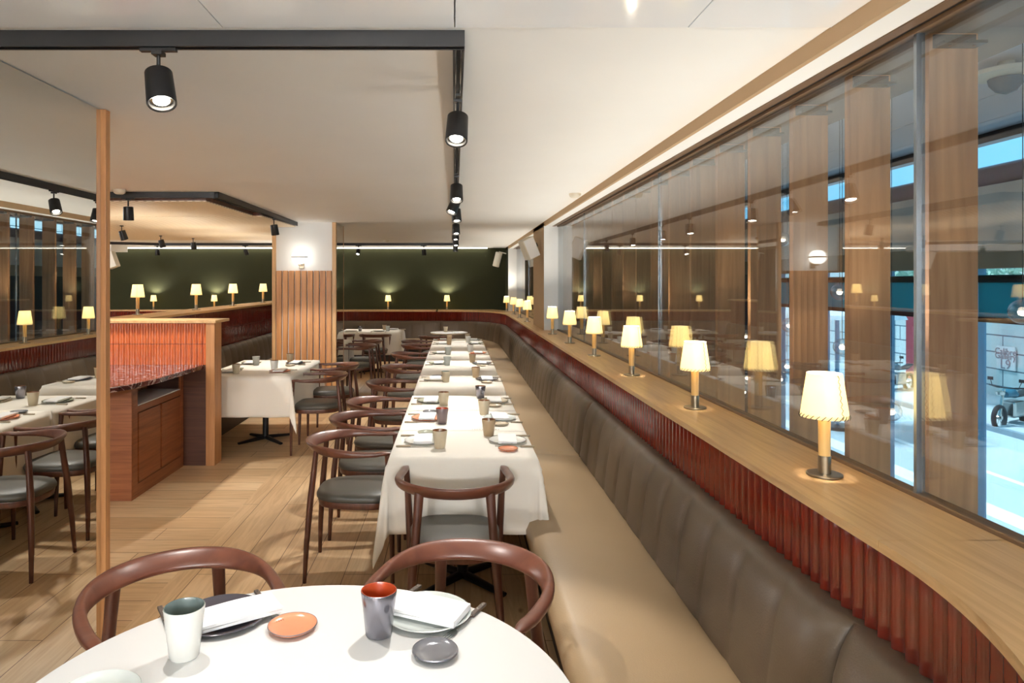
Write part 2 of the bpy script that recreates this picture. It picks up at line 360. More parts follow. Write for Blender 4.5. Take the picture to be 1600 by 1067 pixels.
# ------------------------------------------------------------------ window panes
joints = [-3.1, -.55, 1.91, 4.34, 6.85, 8.57]
for i in range(len(joints)-1):
    b = MB(); b.box(GX-.005, GX+.005, joints[i]+.004, joints[i+1]-.004, SHELF-.01, SOF+.02); struct('window_%d' % (i+1), b, M['glass'])
for i, (y0, y1) in enumerate([(9.72, 12.0), (12.0, 14.3)]):
    b = MB(); b.box(GX-.005, GX+.005, y0+.004, y1-.004, SHELF-.01, SOF+.02); struct('window_%d' % (i+6), b, M['glass'])
b = MB(); b.box(GX-.012, GX+.012, 1.904, 1.916, SHELF-.01, SOF); struct('trim_40', b, M['glass_edge'])
for k, y in enumerate((4.34, 6.85, 12.0)):
    b = MB(); b.box(GX-.006, GX+.006, y-.0035, y+.0035, SHELF-.01, SOF); struct('trim_%d' % (41+k), b, M['glass_edge'])
# oak sill rail that holds the panes
b = MB(); b.box(1.283, 1.325, -3.2, 8.57, SHELF-.06, SHELF+.012); b.box(1.283, 1.325, 9.72, 14.3, SHELF-.06, SHELF+.012); struct('trim_45', b, M['frame_brown'], bevel=.003)

# ------------------------------------------------------------------ shelf, tile band, banquette along one path
AC = (-.32, 1.55)   # centre of the near curve
def front_path():
    """points (x, y) of the shelf's front edge, near curve -> straight -> far corner -> far wall, with left-hand normal toward the room"""
    pts = []
    R = .983-AC[0]
    for k in range(0, 33): a = radians(-84+84*k/33); pts.append((AC[0]+R*cos(a), AC[1]+R*sin(a)))
    pts.append((.983, 1.55))
    pts += [(.983, y) for y in (4, 8, 12.6)]
    pts += [(.975, 13.1), (.90, 13.6), (.74, 14.05), (.50, 14.32), (.15, 14.46), (-.4, 14.52), (-3, 14.62), (-8.8, 14.8)]
    return pts
FP = front_path()
def resample(pts, step):
    out = [Vector((*pts[0], 0))]; d = 0; seg = []
    for i in range(len(pts)-1):
        a, c = Vector((*pts[i], 0)), Vector((*pts[i+1], 0)); L = (c-a).length
        t = step-d
        while t <= L: out.append(a+(c-a)*t/L); t += step
        d = L-(t-step)
    return out
def normals(P):
    N = []
    for i in range(len(P)):
        d = (P[min(i+1, len(P)-1)]-P[max(i-1, 0)]).normalized(); N.append(Vector((-d.y, d.x, 0)))   # left of travel = toward the room
    return N
def extrude_profile(mb, P, N, prof, off=None, mi=0, caps=True):
    """prof: closed list (n_offset toward room, z); off(s, j) extra offset"""
    rings = []
    for i, (p, n) in enumerate(zip(P, N)):
        rings.append([(p.x+n.x*(a+(off(i, j) if off else 0)), p.y+n.y*(a+(off(i, j) if off else 0)), z) for j, (a, z) in enumerate(prof)])
    mb.sweep(rings, cap=caps, mi=mi)
# shelf sections (oak tops); outer edge against the glass / wall
def shelf_section(name, label, P, outer):
    b = MB(); n = len(P)
    poly = [(p.x, p.y) for p in P]+[outer(p) for p in reversed(P)]
    top = [(x, y, SHELF) for x, y in poly]; bot = [(x, y, SHELF-.024) for x, y in poly]; m = len(poly)
    fs = [(i, (i+1) % m, m+(i+1) % m, m+i) for i in range(m)]
    for i in range(n-1):
        fs.append((i, m-1-i, m-2-i, i+1)); fs.append((m+i, m+i+1, 2*m-2-i, 2*m-1-i))
    b.add(top+bot, fs)
    o = b.build(name, M['oak_x'], fix=True); return tag(o, label, 'shelf', 'oak ledge sections above the tiled band')
allP = resample(FP, .05)
def between(y0, y1, cond=lambda p: True): return [p for p in allP if y0 <= p.y <= y1 and cond(p)]
def outer_near(p):
    a = math.atan2(p.y-AC[1], p.x-AC[0]); r = min((1.282-AC[0])/max(cos(a), .2), 1.85); return (AC[0]+r*cos(a), AC[1]+r*sin(a))
curveP = [p for p in allP if p.y <= 1.56]+[Vector((.983, 1.583, 0))]
shelf_section('oak_ledge', 'curved oak ledge at bottom right, nearest the camera', curveP, outer_near)
yb = [1.586, 4.2, 6.9, 9.6, 12.6]
nm = ['straight oak ledge carrying the nearest lamp, beside the red tiles', 'straight oak ledge between the second and fourth near lamps', 'straight oak ledge ending beside the white window column', 'oak ledge carrying the lamp cluster behind the column']
for i in range(4):
    y0, y1 = yb[i], yb[i+1]-.003
    cut = [COLX-.001, 1.282]
    if i in (2,):
        ys = [y0, 8.568, 8.568001, y1]; P = [Vector((.983, y, 0)) for y in ys]
        f = lambda p: ((1.282 if p.y <= 8.5681-.00009 else 1.118), p.y)
    elif i == 3:
        ys = [y0, 9.722, 9.722001, y1]; P = [Vector((.983, y, 0)) for y in ys]
        f = lambda p: ((1.118 if p.y <= 9.7220005 else 1.282), p.y)
    else:
        P = [Vector((.983, y, 0)) for y in (y0, y1)]; f = lambda p: (1.282, p.y)
    shelf_section('oak_ledge', nm[i], P, f)
cornP = [Vector((.983, 12.6, 0))]+[p for p in allP if p.y > 12.62 and p.x > -.4]
shelf_section('oak_ledge', 'oak ledge turning the far corner under the green wall', cornP, lambda p: (COLX-.002 if p.y > 14.2 and p.x > .3 else 1.282, p.y) if p.x > .7 else (min(1.118, p.x+.25*max(0, p.x)), FARY-.002))
farP = [p for p in allP if p.x <= -.403]
farP = [Vector((-.403, farP[0].y, 0))]+farP[1:]
shelf_section('oak_ledge', 'long oak ledge along the dark green far wall', farP, lambda p: (p.x, FARY-.002))

# ribbed tile band under the ledge, one part per run
rib = resample(FP, .05/8)
ribN = normals(rib)
def ribband(name, label, P, N, z0, z1, mat, ph=0, amp=.0075, per=8):
    b = MB(); rows = []
    for i, (p, n) in enumerate(zip(P, N)):
        a = -.009+amp*cos(2*pi*(i+ph)/per)
        rows.append([(p.x+n.x*(a-.03), p.y+n.y*(a-.03), z0)]+[(p.x+n.x*a, p.y+n.y*a, z) for z in (z0, z1)]+[(p.x+n.x*(a-.03), p.y+n.y*(a-.03), z1)])
    b.sweep(rows)
    o = b.build(name, mat, smooth=True, fix=True); return tag(o, label, 'tile band', 'glazed ribbed tile bands')
def run(a0, a1): return [i for i in range(a0, a1)]
iN = next(i for i, p in enumerate(rib) if p.y > 1.56); iF = next(i for i, p in enumerate(rib) if p.y > 12.6); iW = next(i for i, p in enumerate(rib) if p.x < -.4)
for (a0, a1, lb) in [(0, iN+1, 'dark red ribbed tile band around the near curve, bottom right'), (iN, iF+1, 'long dark red ribbed tile band under the lamp ledge'), (iF, iW+1, 'dark red ribbed tile band around the far corner'), (iW, len(rib), 'dark red ribbed tile band under the far green wall')]:
    ribband('tile_band', lb, rib[a0:a1], ribN[a0:a1], .80, SHELF-.026, M['tile_red'], ph=a0)

# channelled leather backrests and seats
bp = resample(FP, .025); bn = normals(bp)
def lenat(pred): return next(i for i, p in enumerate(bp) if pred(p))
cuts = [0, lenat(lambda p: p.y > 1.62), lenat(lambda p: p.y > 4.68), lenat(lambda p: p.y > 9.2), lenat(lambda p: p.y > 13.3), lenat(lambda p: p.x < -.27), lenat(lambda p: p.x < -3.2), len(bp)-1]
def back_prof():
    # (offset toward room from the shelf front edge, height), going up the face and down the rear
    pr = [(.135, .44), (.135, .50), (.128, .56), (.118, .63), (.108, .70), (.092, .755), (.072, .79), (.045, .806), (.015, .802), (-.022, .797), (-.03, .44)]
    return pr
BP = back_prof()
blabels = ['curved brown leather backrest wrapping the near round table', 'long channelled brown leather backrest nearest the camera', 'brown leather backrest beyond the wide seam, beside the bench row tables',
           'brown leather backrest beside the lamp cluster behind the column', 'brown leather backrest turning the far corner', 'brown leather backrest behind the far clothed table', 'brown leather backrest at the far left under the green wall']
slabels = ['curved brown leather seat around the near round table', 'brown leather bench seat in front, widest in view', 'brown leather bench seat beside the second and third tables', 'brown leather bench seat beside the far half of the bench row',
           'brown leather corner seat beyond the last bench row table', 'brown leather bench seat behind the far round table', 'brown leather bench seat at the far left wall']
for s in range(len(cuts)-1):
    i0, i1 = cuts[s], cuts[s+1]
    P = bp[i0:i1+1]; N = bn[i0:i1+1]; n = len(P)
    def off(i, j, n=n, i0=i0):
        if j in (9, 10): return 0
        ph = ((i+i0) % 10)/10; pill = abs(sin(pi*ph))**.38
        e = min(i, n-1-i)/4; e = sin(min(1, e)*pi/2)
        w = [.3, .8, 1, 1, 1, 1, .9, .5, .3][j] if j < 9 else 0
        return w*(.014*pill-.011)-(1-e)*.03*w
    root = thing('banquette', blabels[s].replace('backrest', 'banquette section') if False else blabels[s].replace('backrest', 'banquette'), 'banquette', (0, 0, 0), 0, 'brown leather banquette sections')
    b = MB(); extrude_profile(b, P, N, BP, off)
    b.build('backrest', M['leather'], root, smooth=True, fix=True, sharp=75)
    # seat cushion
    SP = [(.125, .30), (.125, .435), (.16, .447), (.30, .455), (.45, .455), (.56, .447), (.61, .43), (.628, .39), (.62, .33), (.60, .30)]
    def soff(i, j, n=n):
        e = min(i, n-1-i)/2.5; e = sin(min(1, e)*pi/2); return 0
    rings = []
    for i, (p, nn) in enumerate(zip(P, N)):
        e = min(1, min(i, n-1-i)/2.0); dz = (1-e)*.012
        rings.append([(p.x+nn.x*a, p.y+nn.y*a, z-(dz if 1 <= j <= 6 else 0)) for j, (a, z) in enumerate(SP)])
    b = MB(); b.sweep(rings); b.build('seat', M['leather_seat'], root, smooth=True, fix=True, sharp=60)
    b = MB(); extrude_profile(b, P, N, [(.0, .0), (.0, .30), (.54, .30), (.54, .0)]); b.build('plinth', M['base_dark'], root, fix=True)

# ------------------------------------------------------------------ left mirror wall, pier, divider
b = MB(); b.box(MX-.28, MX-.012, -3.2, 2.99, 0, CEIL); struct('wall_mirror_side', b, M['plaster'])
b = MB(); b.box(-.006, .006, -1.9, 1.388, 0.03, CEIL-.006)
mo = b.build('wall_mirror', M['mirror'], loc=(MX-.006, 1.6, 0)); tag(mo, 'large frameless wall mirror at the left edge reflecting the window side', 'mirror')
b = MB(); b.box(MX-.30, MX+.021, 2.991, 3.03, 0, CEIL-.002); o = struct('trim_50', b, M['oak_warm'], bevel=.002)

PY0, PY1 = 8.63, 9.22; PXL, PXR = -2.31, -1.50
b = MB(); b.box(PXL+.045, PXR-.045, PY0+.03, PY1, 0, CEIL); struct('wall_pier', b, M['plaster'])
pr = thing('slatted_pier_cladding', 'oak slat cladding on the white pier below the wall lamp', 'cladding', (0, 0, 0))
b = MB(); b.box(PXL, PXL+.045, PY0, PY1, 0, CEIL-.001); struct('trim_51', b, M['oak'], bevel=.002)
b = MB(); b.box(PXR-.05, PXR, PY0, PY0+.05, 0, CEIL-.001); struct('trim_52', b, M['oak'], bevel=.002)
b = MB(); b.box(PXR-.045, PXR-.003, PY1, PY1+.03, 0, CEIL-.001); struct('trim_53', b, M['oak_warm'], bevel=.002)
ns = 9; x0 = PXL+.05; wsl = (PXR-.05-x0)/ns
for k in range(ns):
    b = MB(); xa = x0+k*wsl+.006; b.box(xa, xa+wsl-.013, PY0-.012, PY0+.0285, 0, H+.146); b.build('slat', M['oak_warm'], pr, bevel=.006)
b = MB(); b.box(PXR-.012, PXR-.004, PY0+.052, PY1-.002, .03, CEIL-.004); o = b.build('wall_mirror', M['mirror']); tag(o, 'narrow mirror on the right side of the slatted pier', 'mirror')
# sconce
sx, sz = (471-VX)*PY0/F, H+(441-402)*PY0/F
wl = thing('wall_lamp', 'oval white glass wall lamp on the pier above the oak slats', 'wall lamp', (sx, PY0, sz), 0, 'oval glass wall lamps')
b = MB(); b.lathe([(.001, -.085), (.05, -.08), (.085, -.05), (.098, -.008)], 28, (0, -.1, 0), closed=True); b.build('lower_glass', M['sconce'], wl, smooth=True)
b = MB(); b.lathe([(.098, .008), (.085, .05), (.05, .08), (.001, .085)], 28, (0, -.1, 0), closed=True); b.build('upper_glass', M['sconce'], wl, smooth=True)
b = MB(); b.lathe([(.10, -.008), (.103, 0), (.10, .008)], 28, (0, -.1, 0)); b.build('metal_band', M['nickel'], wl, smooth=True)
b = MB(); b.box(-.02, .02, -.1, .028, -.105, -.085); b.box(-.03, .03, .005, .028, -.14, -.06); b.build('bracket', M['nickel'], wl, bevel=.002)

for k, (x_, y_, z_, rz_, lab_) in enumerate([(-4.4, -3.2, 1.95, pi, 'added oval fill lamp on the wall behind the camera, left'), (-2.6, -3.2, 1.95, pi, 'added oval fill lamp on the wall behind the camera, middle left'), (-.8, -3.2, 1.95, pi, 'added oval fill lamp on the wall behind the camera, middle right'), (.7, -3.2, 1.95, pi, 'added oval fill lamp on the wall behind the camera, right'),
                                    (LEFTX, 8.2, 1.95, pi/2, 'added oval fill lamp on the far left wall, nearer'), (LEFTX, 10.6, 1.95, pi/2, 'added oval fill lamp on the far left wall, farther')]):
    dup(wl, (x_, y_, z_), rz_, lab_, 'oval glass wall lamps')  # unseen lamps with point lights, added as fill to brighten the room
    ld = bpy.data.lights.new('fill_lamp_glow', 'POINT'); ld.energy = FILL_W; ld.color = (.96, .98, 1); ld.shadow_soft_size = .1
    lo = bpy.data.objects.new('fill_lamp_glow', ld); C.objects.link(lo); v = Matrix.Rotation(rz_, 3, 'Z') @ Vector((0, -.22, 0)); lo.location = (x_+v.x, y_+v.y, z_+.02)
# tiled divider facing the camera with oak cap and end post
DY = 6.05
dv = thing('tiled_divider', 'half-height divider with orange ribbed tiles and an oak end post', 'divider', (0, 0, 0))
b = MB(); b.box(-5.2, -2.13, DY+.03, DY+.165, 0, 1.262); b.build('core', M['darkpanel'], dv)
b = MB(); b.box(-5.2, -2.21, DY+.008, DY+.029, 0, .885); b.build('lower_panel', M['darkpanel'], dv)
b = MB(); b.box(-2.205, -2.125, DY-.006, DY+.17, 0, 1.262); b.build('end_post', M['oak_warm'], dv, bevel=.003)
b = MB(); b.box(-5.2, -2.115, DY-.012, DY+.36, 1.263, 1.288); b.build('cap', M['oak_x'], dv, bevel=.002)
dl = resample([(-2.207, DY+.028), (-5.2, DY+.028)], .006); dn = [Vector((0, -1, 0))]*len(dl)
for k, (z0, z1) in enumerate([(1.078, 1.258), (.89, 1.074)]):
    b = MB(); rows = []
    for i, p in enumerate(dl):
        a = .010+.006*cos(2*pi*i/8)
        rows.append([(p.x, p.y, z0), (p.x, p.y-a, z0), (p.x, p.y-a, z1), (p.x, p.y, z1)])
    b.sweep(rows); b.build('tile_row', M['tile_orange'], dv, smooth=True, fix=True)
# sideboard with marble top
sb = thing('sideboard', 'reddish wood service sideboard with two doors and open slot, below marble top', 'sideboard', (0, 0, 0))
SXF = -2.40
b = MB()
b.box(-3.2, SXF-.02, 5.09, 6.04, .06, .685); b.box(-3.2, SXF-.02, 5.09, 6.04, .815, .855); b.box(-3.2, -2.72, 5.09, 6.04, .685, .815)
b.box(SXF-.02, SXF, 5.09, 5.17, .0, .855); b.box(SXF-.02, SXF, 5.98, 6.04, 0, .855)
b.box(SXF-.02, SXF, 5.17, 5.98, .0, .10); b.box(SXF-.02, SXF, 5.17, 5.98, .64, .685); b.box(SXF-.02, SXF, 5.17, 5.98, .815, .855)
b.build('body', M['cabinet'], sb, bevel=.0015)
b = MB(); b.box(-3.2, SXF, 5.07, 5.0895, 0, .855); b.build('side_panel', M['cabinet_x'], sb, bevel=.0015)
b = MB(); b.box(-2.71, SXF-.004, 5.175, 5.975, .686, .694); b.build('slot_shelf', M['plaster'], sb)
for k, (y0, y1) in enumerate([(5.185, 5.565), (5.595, 5.97)]):
    b = MB(); b.box(SXF-.019, SXF+.002, y0, y1, .108, .63); b.build('door', M['cabinet'], sb, bevel=.002)
b = MB(); b.prism([(-3.4, 4.40), (-2.75, 4.42), (-2.48, 4.56), (-2.32, 4.86), (-2.25, 5.2), (-2.225, 5.9), (-2.225, 6.055), (-3.4, 6.055)], .857, .895)
o = b.build('marble_counter', M['marble'], bevel=.006); tag(o, 'dark red veined marble countertop on the sideboard beside the orange tiles', 'countertop')

# ledge wall running away on the left with lamps and a banquette
LW = -3.0
lw = thing('tiled_ledge_wall', 'long low wall with maroon glazed tiles and oak ledge behind the divider', 'low wall', (0, 0, 0))
b = MB(); b.box(-3.36, LW-.03, 6.42, 13.9, 0, 1.255); b.build('core', M['darkpanel'], lw)
b = MB(); b.box(-3.4, LW+.015, 6.415, 13.95, 1.256, 1.283); b.build('cap', M['oak_x'], lw, bevel=.002)
ly = resample([(LW, 6.42), (LW, 13.9)], .00625*1.0)
for k, (z0, z1) in enumerate([(1.022, 1.252), (.79, 1.018)]):
    b = MB(); rows = []
    for i, p in enumerate(ly):
        a = .010+.006*cos(2*pi*i/8)
        rows.append([(p.x-.03, p.y, z0), (p.x-.03+a, p.y, z0), (p.x-.03+a, p.y, z1), (p.x-.03, p.y, z1)])
    b.sweep(rows); b.build('tile_row', M['tile_dark'], lw, smooth=True, fix=True)
lb = thing('banquette', 'brown leather banquette under the maroon tiled low wall', 'banquette', (0, 0, 0), 0, 'brown leather banquette sections')
P = resample([(LW-.01, 13.88), (LW-.01, 6.43)], .025); N = normals(P); N = [Vector((1, 0, 0))]*len(P)
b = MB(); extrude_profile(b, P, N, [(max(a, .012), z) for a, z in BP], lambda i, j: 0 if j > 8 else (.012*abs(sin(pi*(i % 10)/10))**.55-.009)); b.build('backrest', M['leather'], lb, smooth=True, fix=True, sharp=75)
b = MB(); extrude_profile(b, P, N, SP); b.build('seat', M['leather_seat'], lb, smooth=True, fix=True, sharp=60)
b = MB(); extrude_profile(b, P, N, [(.0, .0), (.0, .30), (.54, .30), (.54, .0)]); b.build('plinth', M['base_dark'], lb, fix=True)

# dropped slatted ceiling panels at the left
for poly, lab in [([(-8.6, 5.85), (-2.13, 5.85), (-2.11, 7.15), (-8.6, 7.15)], 'dropped slatted oak ceiling panel nearest the camera, left side'),
                  ([(-8.6, 7.17), (-2.02, 7.17), (-1.98, 8.5), (-2.33, 8.6), (-2.33, 11.2), (-8.6, 11.2)], 'dropped slatted oak ceiling panel behind the first, beside the pier')]:
    r = thing('slatted_ceiling_panel', lab, 'ceiling panel', (0, 0, 0), 0, 'slatted oak ceiling panels')
    b = MB(); b.prism(poly, H+.69, H+.70); b.build('soffit', M['ribceil'], r)
    b = MB(); b.prism([(x+(-.004 if x > -8 else 0), y+(.004 if y < 6 else 0)) for x, y in poly], H+.7002, CEIL-.022); b.build('fascia', M['walnut'], r)

# speakers, detectors
sp = thing('loudspeaker', 'white box loudspeaker angled on the window column', 'loudspeaker', (.975, 8.95, H+.055*9/1.0*.9), rot=(radians(0), radians(-24), radians(22))); sp.scale = (.85, .85, .85)
b = MB(); b.box(-.10, .10, -.09, .09, -.16, .16); b.build('cabinet', M['whiteplastic'], sp, bevel=.012, seg=3)
b = MB(); b.box(-.088, .088, -.096, -.0905, -.148, .148); b.build('grille', M['plaster'], sp, bevel=.002)
b = MB(); b.box(.101, .15, -.02, .02, -.03, .03); b.build('bracket', M['black'], sp, bevel=.002)
sp2 = thing('loudspeaker', 'small grey cylindrical loudspeaker high on the far green wall near the corner', 'loudspeaker', (.93, 14.85, 2.12), rot=(0, radians(14), 0))
b = MB(); b.lathe([(.06, -.16), (.075, -.15), (.075, .15), (.06, .16)], 20); b.build('cabinet', M['whiteplastic'], sp2, smooth=True)
b = MB(); b.box(-.01, .2, -.01, .01, .16, .18); b.build('bracket', M['whiteplastic'], sp2)
sp3 = thing('loudspeaker', 'grey loudspeaker beside the white beam at the far left', 'loudspeaker', (-7.0, 13.9, 2.10), rot=(0, radians(-20), 0))
b = MB(); b.box(-.1, .1, -.09, .09, -.19, .17); b.build('cabinet', M['whiteplastic'], sp3, bevel=.01)
b = MB(); b.box(-.02, .02, -.02, .02, .171, .235); b.build('bracket', M['black'], sp3)
b = MB(); b.box(-8.85, -6.85, 13.6, 14.3, H+.63, CEIL-.001); struct('trim_60', b, M['plaster'])
for (x, y, z, lab) in [(1.03, 5.85, CEIL, 'small white smoke detector on the ceiling beside the window beam'), (-2.75, 5.6, CEIL, 'small white smoke detector on the ceiling above the left track'), (-1.25, 12.4, CEIL, 'small white smoke detector near the far ceiling track')]:
    r = thing('smoke_detector', lab, 'smoke detector', (x, y, z), 0, 'ceiling smoke detectors')
    b = MB(); b.lathe([(.03, -.036), (.042, -.028), (.05, -.012), (.052, -.0005)], 24); b.build('housing', M['whiteplastic'], r, smooth=True)

# ------------------------------------------------------------------ lighting tracks and spotlights
def track(pts, label, w=.036, h=.049, z=CEIL):
    o_ = thing('lighting_track', label, 'lighting track', (0, 0, 0), 0, 'black ceiling tracks')
    for i in range(len(pts)-1):
        a, c = Vector((*pts[i], 0)), Vector((*pts[i+1], 0)); d = (c-a).normalized(); n = Vector((-d.y, d.x, 0))
        e = w/2
        p4 = [a-d*e+n*e, a-d*e-n*e, c+d*e-n*e, c+d*e+n*e]
        b = MB()
        # channel profile: two side walls + top
        def bar(n0, n1, z0, z1):
            q = [a-d*e+n*n0, a-d*e+n*n1, c+d*e+n*n1, c+d*e+n*n0]; b.prism([(v.x, v.y) for v in q], z0, z1)
        bar(-e, -e+.007, z-h, z-.0005); bar(e-.007, e, z-h, z-.0005); bar(-e+.007, e-.007, z-.012, z-.0005)
        b.build('rail', M['black'], o_, fix=True)
        b = MB()
        def bar2(n0, n1, z0, z1):
            q = [a-d*e*.5+n*n0, a-d*e*.5+n*n1, c+d*e*.5+n*n1, c+d*e*.5+n*n0]; b.prism([(v.x, v.y) for v in q], z0, z1)
        bar2(-.0105, -.0065, z-h+.012, z-h+.016); bar2(.0065, .0105, z-h+.012, z-h+.016)
        b.build('conductor', M['chrome'], o_, fix=True)
    return o_
TY = 2.074
track([(-1.53, TY), (.012, TY)], 'black ceiling track crossing the top left of the view')
track([(.012, TY+.04), (.012, 13.16)], 'long black ceiling track above the bench row tables')
track([(-8.2, 5.75), (-2.0, 5.75), (-2.0, 8.6)], 'black ceiling track bending around the slatted oak ceiling')
track([(-8.5, 11.9), (-5.6, 13.2), (-.03, 13.2)], 'black ceiling track along the far green wall')

def spot(x, y, label, aim, power=1.0, size=1.25, z=None, light=True, rz=0, w=None):
    """aim: unit-ish direction the head points to"""
    z = (CEIL-.038) if z is None else z
    r = thing('track_spotlight', label, 'spotlight', (x, y, z), rz, 'black track spotlights')
    b = MB(); b.box(-.055, .055, -.009, .009, -.022, -.0115); b.box(-.016, .016, -.016, .016, -.034, -.022); b.build('adapter', M['black'], r, bevel=.001)
    b = MB(); b.tube([(0, 0, -.034), (0, 0, -.082)], .006, 8); b.build('stem', M['black'], r)
    R = Matrix.Rotation(-rz, 3, 'Z')
    d = (R @ Vector(aim)).normalized(); up = -d
    # head frame
    a = Vector((1, 0, 0)); a = (a-d*a.dot(d)).normalized(); bb = d.cross(a)
    c0 = Vector((0, 0, -.085))
    def rings(prof, n=28):
        return [[tuple(c0+d*t+(a*cos(2*pi*k/n)+bb*sin(2*pi*k/n))*rr) for k in range(n)] for t, rr in prof]
    b = MB(); b.sweep(rings([(0, .030), (.004, .040), (.112, .043), (.116, .041), (.112, .036), (.10, .034)])); h_ = b.build('housing', M['black'], r, smooth=True, fix=True)
    b = MB(); b.sweep(rings([(.0995, .0335), (.1015, .0335)])); b.build('reflector', M['chrome'], h_, smooth=True)
    b = MB(); b.sweep(rings([(.102, .0235), (.104, .0235)])); b.build('lens', M['bulb'] if light else M['black'], h_, smooth=True)
    if light:
        ld = bpy.data.lights.new('spot_beam', 'SPOT'); ld.energy = SPOT_W*power if w is None else w; ld.spot_size = size; ld.spot_blend = .35; ld.shadow_soft_size = .03
        ld.color = (1, .96, .91)
        lo = bpy.data.objects.new('spot_beam', ld); C.objects.link(lo); lo.parent = r
        lo.location = c0+d*.118; lo.rotation_euler = d.to_track_quat('-Z', 'Y').to_euler()
    return r
spot(-.90, TY, 'large black spotlight on the crossing track, top left', (.25, -.35, -1), .58, 1.5)
sl = [(2.62, (-.06, -.42, -1), 'nearest black spotlight on the long track'), (4.5, (.0, -.42, -1), 'second black spotlight on the long track, above the near tables'),
      (5.3, (-.40, -.35, -1), 'third black spotlight on the long track'), (5.95, (.05, -.25, -1), 'fourth black spotlight on the long track'),
      (7.5, (.05, -.25, -1), 'fifth black spotlight on the long track'), (8.5, (0, -.2, -1), 'sixth black spotlight on the long track'), (9.9, (.05, -.25, -1), 'seventh black spotlight, farthest but one on the long track'), (11.6, (0, -.1, -1), 'farthest black spotlight on the long track')]
for y, aim, lab in sl: spot(.012, y, lab, aim, .85, 1.2, rz=pi/2)
spot(-2.75, 5.75, 'black spotlight under the bending track, left of the slatted ceiling edge', (0, .05, -1), 1.0, 1.6)
spot(-2.0, 7.55, 'black spotlight on the bending track beside the pier', (.1, .2, -1), 1.0, 1.5, rz=pi/2)
spot(-.6, 13.2, 'black spotlight on the far track right of the pier, nearer the row', (.1, .1, -1), .7, 1.3)
spot(-1.86, 13.2, 'black spotlight on the far track above the far clothed table', (-.1, -.5, -1), .8, 1.3)
spot(-4.05, 13.2, 'black spotlight on the far track just left of the pier', (.3, .1, -1), .6, 1.3, light=True)
spot(-5.75, 13.2, 'black spotlight on the far track above the leftmost wall lamps', (0, .1, -1), .6, 1.3)
spot(-7.1, 12.53, 'black spotlight on the far track beside the white beam', (0, .1, -1), .6, 1.3, rz=radians(-25))
for x, y, lab, lt in [(-4.05, 8.3, 'black spotlight under the slatted ceiling, leftmost', False), (-4.35, 10.1, 'tilted black spotlight under the slatted ceiling, middle', False), (-4.1, 10.7, 'lit black spotlight under the slatted ceiling', True)]:
    spot(x, y, lab, (.1, .05, -1) if lt else (.3, .1, -1), .8, 1.5, z=H+.712, light=lt)

# ------------------------------------------------------------------ table lamps
def make_lamp(label):
    r = thing('table_lamp', label, 'lamp', (0, 0, 0), 0, 'small parchment-shade lamps on the ledges')
    b = MB(); b.lathe([(.05, 0), (.052, .002), (.052, .006), (.05, .008)], 32); b.build('base', M['nickel'], r, smooth=True)
    b = MB(); b.lathe([(.0185, .0082), (.0185, .062)], 24); b.build('collar', M['nickel'], r, smooth=True)
    b = MB(); b.lathe([(.017, .0622), (.0178, .185)], 24); b.build('stem', M['lampwood'], r, smooth=True)
    b = MB(); prof = [(.069, .182), (.050, .318)]
    b.lathe(prof, 48, closed=False); b.lathe([(.0675, .1825), (.0485, .3175)], 48, closed=False)
    sh = b.build('lamp_shade', M['shade'], r, smooth=True)
    b = MB()
    n = 26
    for k in range(n):
        a0 = 2*pi*k/n; a1 = a0+2*pi/n*.75
        b.tube([(.0695*cos(a0), .0695*sin(a0), .180), (.0712*cos((a0+a1)/2), .0712*sin((a0+a1)/2), .187), (.069*cos(a1), .069*sin(a1), .193)], .0011, 5)
    b.build('stitching', M['thread'], sh)
    b = MB(); q = radians(-72); m = 14; pts = []
    for k in range(m+1):
        t = k/m; rr = .069-.019*t+.0012; aa = q+(.05 if k % 2 else -.05); pts.append((rr*cos(aa), rr*sin(aa), .184+.132*t))
    b.tube(pts, .0011, 5); b.build('seam_lacing', M['thread'], sh)
    b = MB(); b.lathe([(.019, .190), (.0655, .190), (.0655, .1915), (.019, .1915)], 40, closed=False); b.build('diffuser', M['shade'], r)
    b = MB(); b.tube([(0, 0, .185), (0, 0, .22)], .006, 8); b.build('bulb_holder', M['nickel'], r)
    return r
LD = bpy.data.lights.new('lamp_bulb', 'POINT'); LD.energy = LAMP_W; LD.color = (1, .92, .79); LD.shadow_soft_size = .018
lamp0 = None
def lamp(x, y, z, label, rz=0):
    global lamp0
    if lamp0 is None: lamp0 = make_lamp(label); r = lamp0; r.location = (x, y, z); r.rotation_euler = (0, 0, rz)
    else: r = dup(lamp0, (x, y, z), rz, label)
    lo = bpy.data.objects.new('lamp_bulb', LD); C.objects.link(lo); lo.location = (x, y, z+.283)
    return r
sh = SHELF+.0005
names = ['nearest and largest lit lamp on the window ledge', 'second lit lamp on the window ledge', 'third lit lamp on the window ledge', 'fourth lit lamp on the window ledge', 'fifth lit lamp on the window ledge', 'sixth lit lamp, in front of the white column']
for k, y in enumerate([2.12, 3.25, 4.40, 5.56, 6.72, 7.88]): lamp(1.148-.004*k, y, sh, names[k], .15*k)
for k, (y, lb_) in enumerate([(10.35, 'lit lamp nearest in the cluster behind the column'), (11.55, 'second lit lamp in the cluster behind the column'), (12.75, 'third lit lamp in the cluster behind the column'), (13.95, 'farthest lit lamp in the cluster behind the column')]): lamp(1.10-.04*(k == 3), y, sh, lb_, .4*k)
for x, lb_ in [(-.17, 'lit lamp on the far ledge at right, before the green wall'), (-1.46, 'lit lamp on the far ledge just right of the pier'), (-2.76, 'lit lamp on the far ledge behind the pier'), (-5.27, 'lit far lamp overlapped by a nearer lamp, left of pier'), (-6.6, 'leftmost lit lamp on the far ledge')]:
    lamp(x, 14.96, sh, lb_, x)
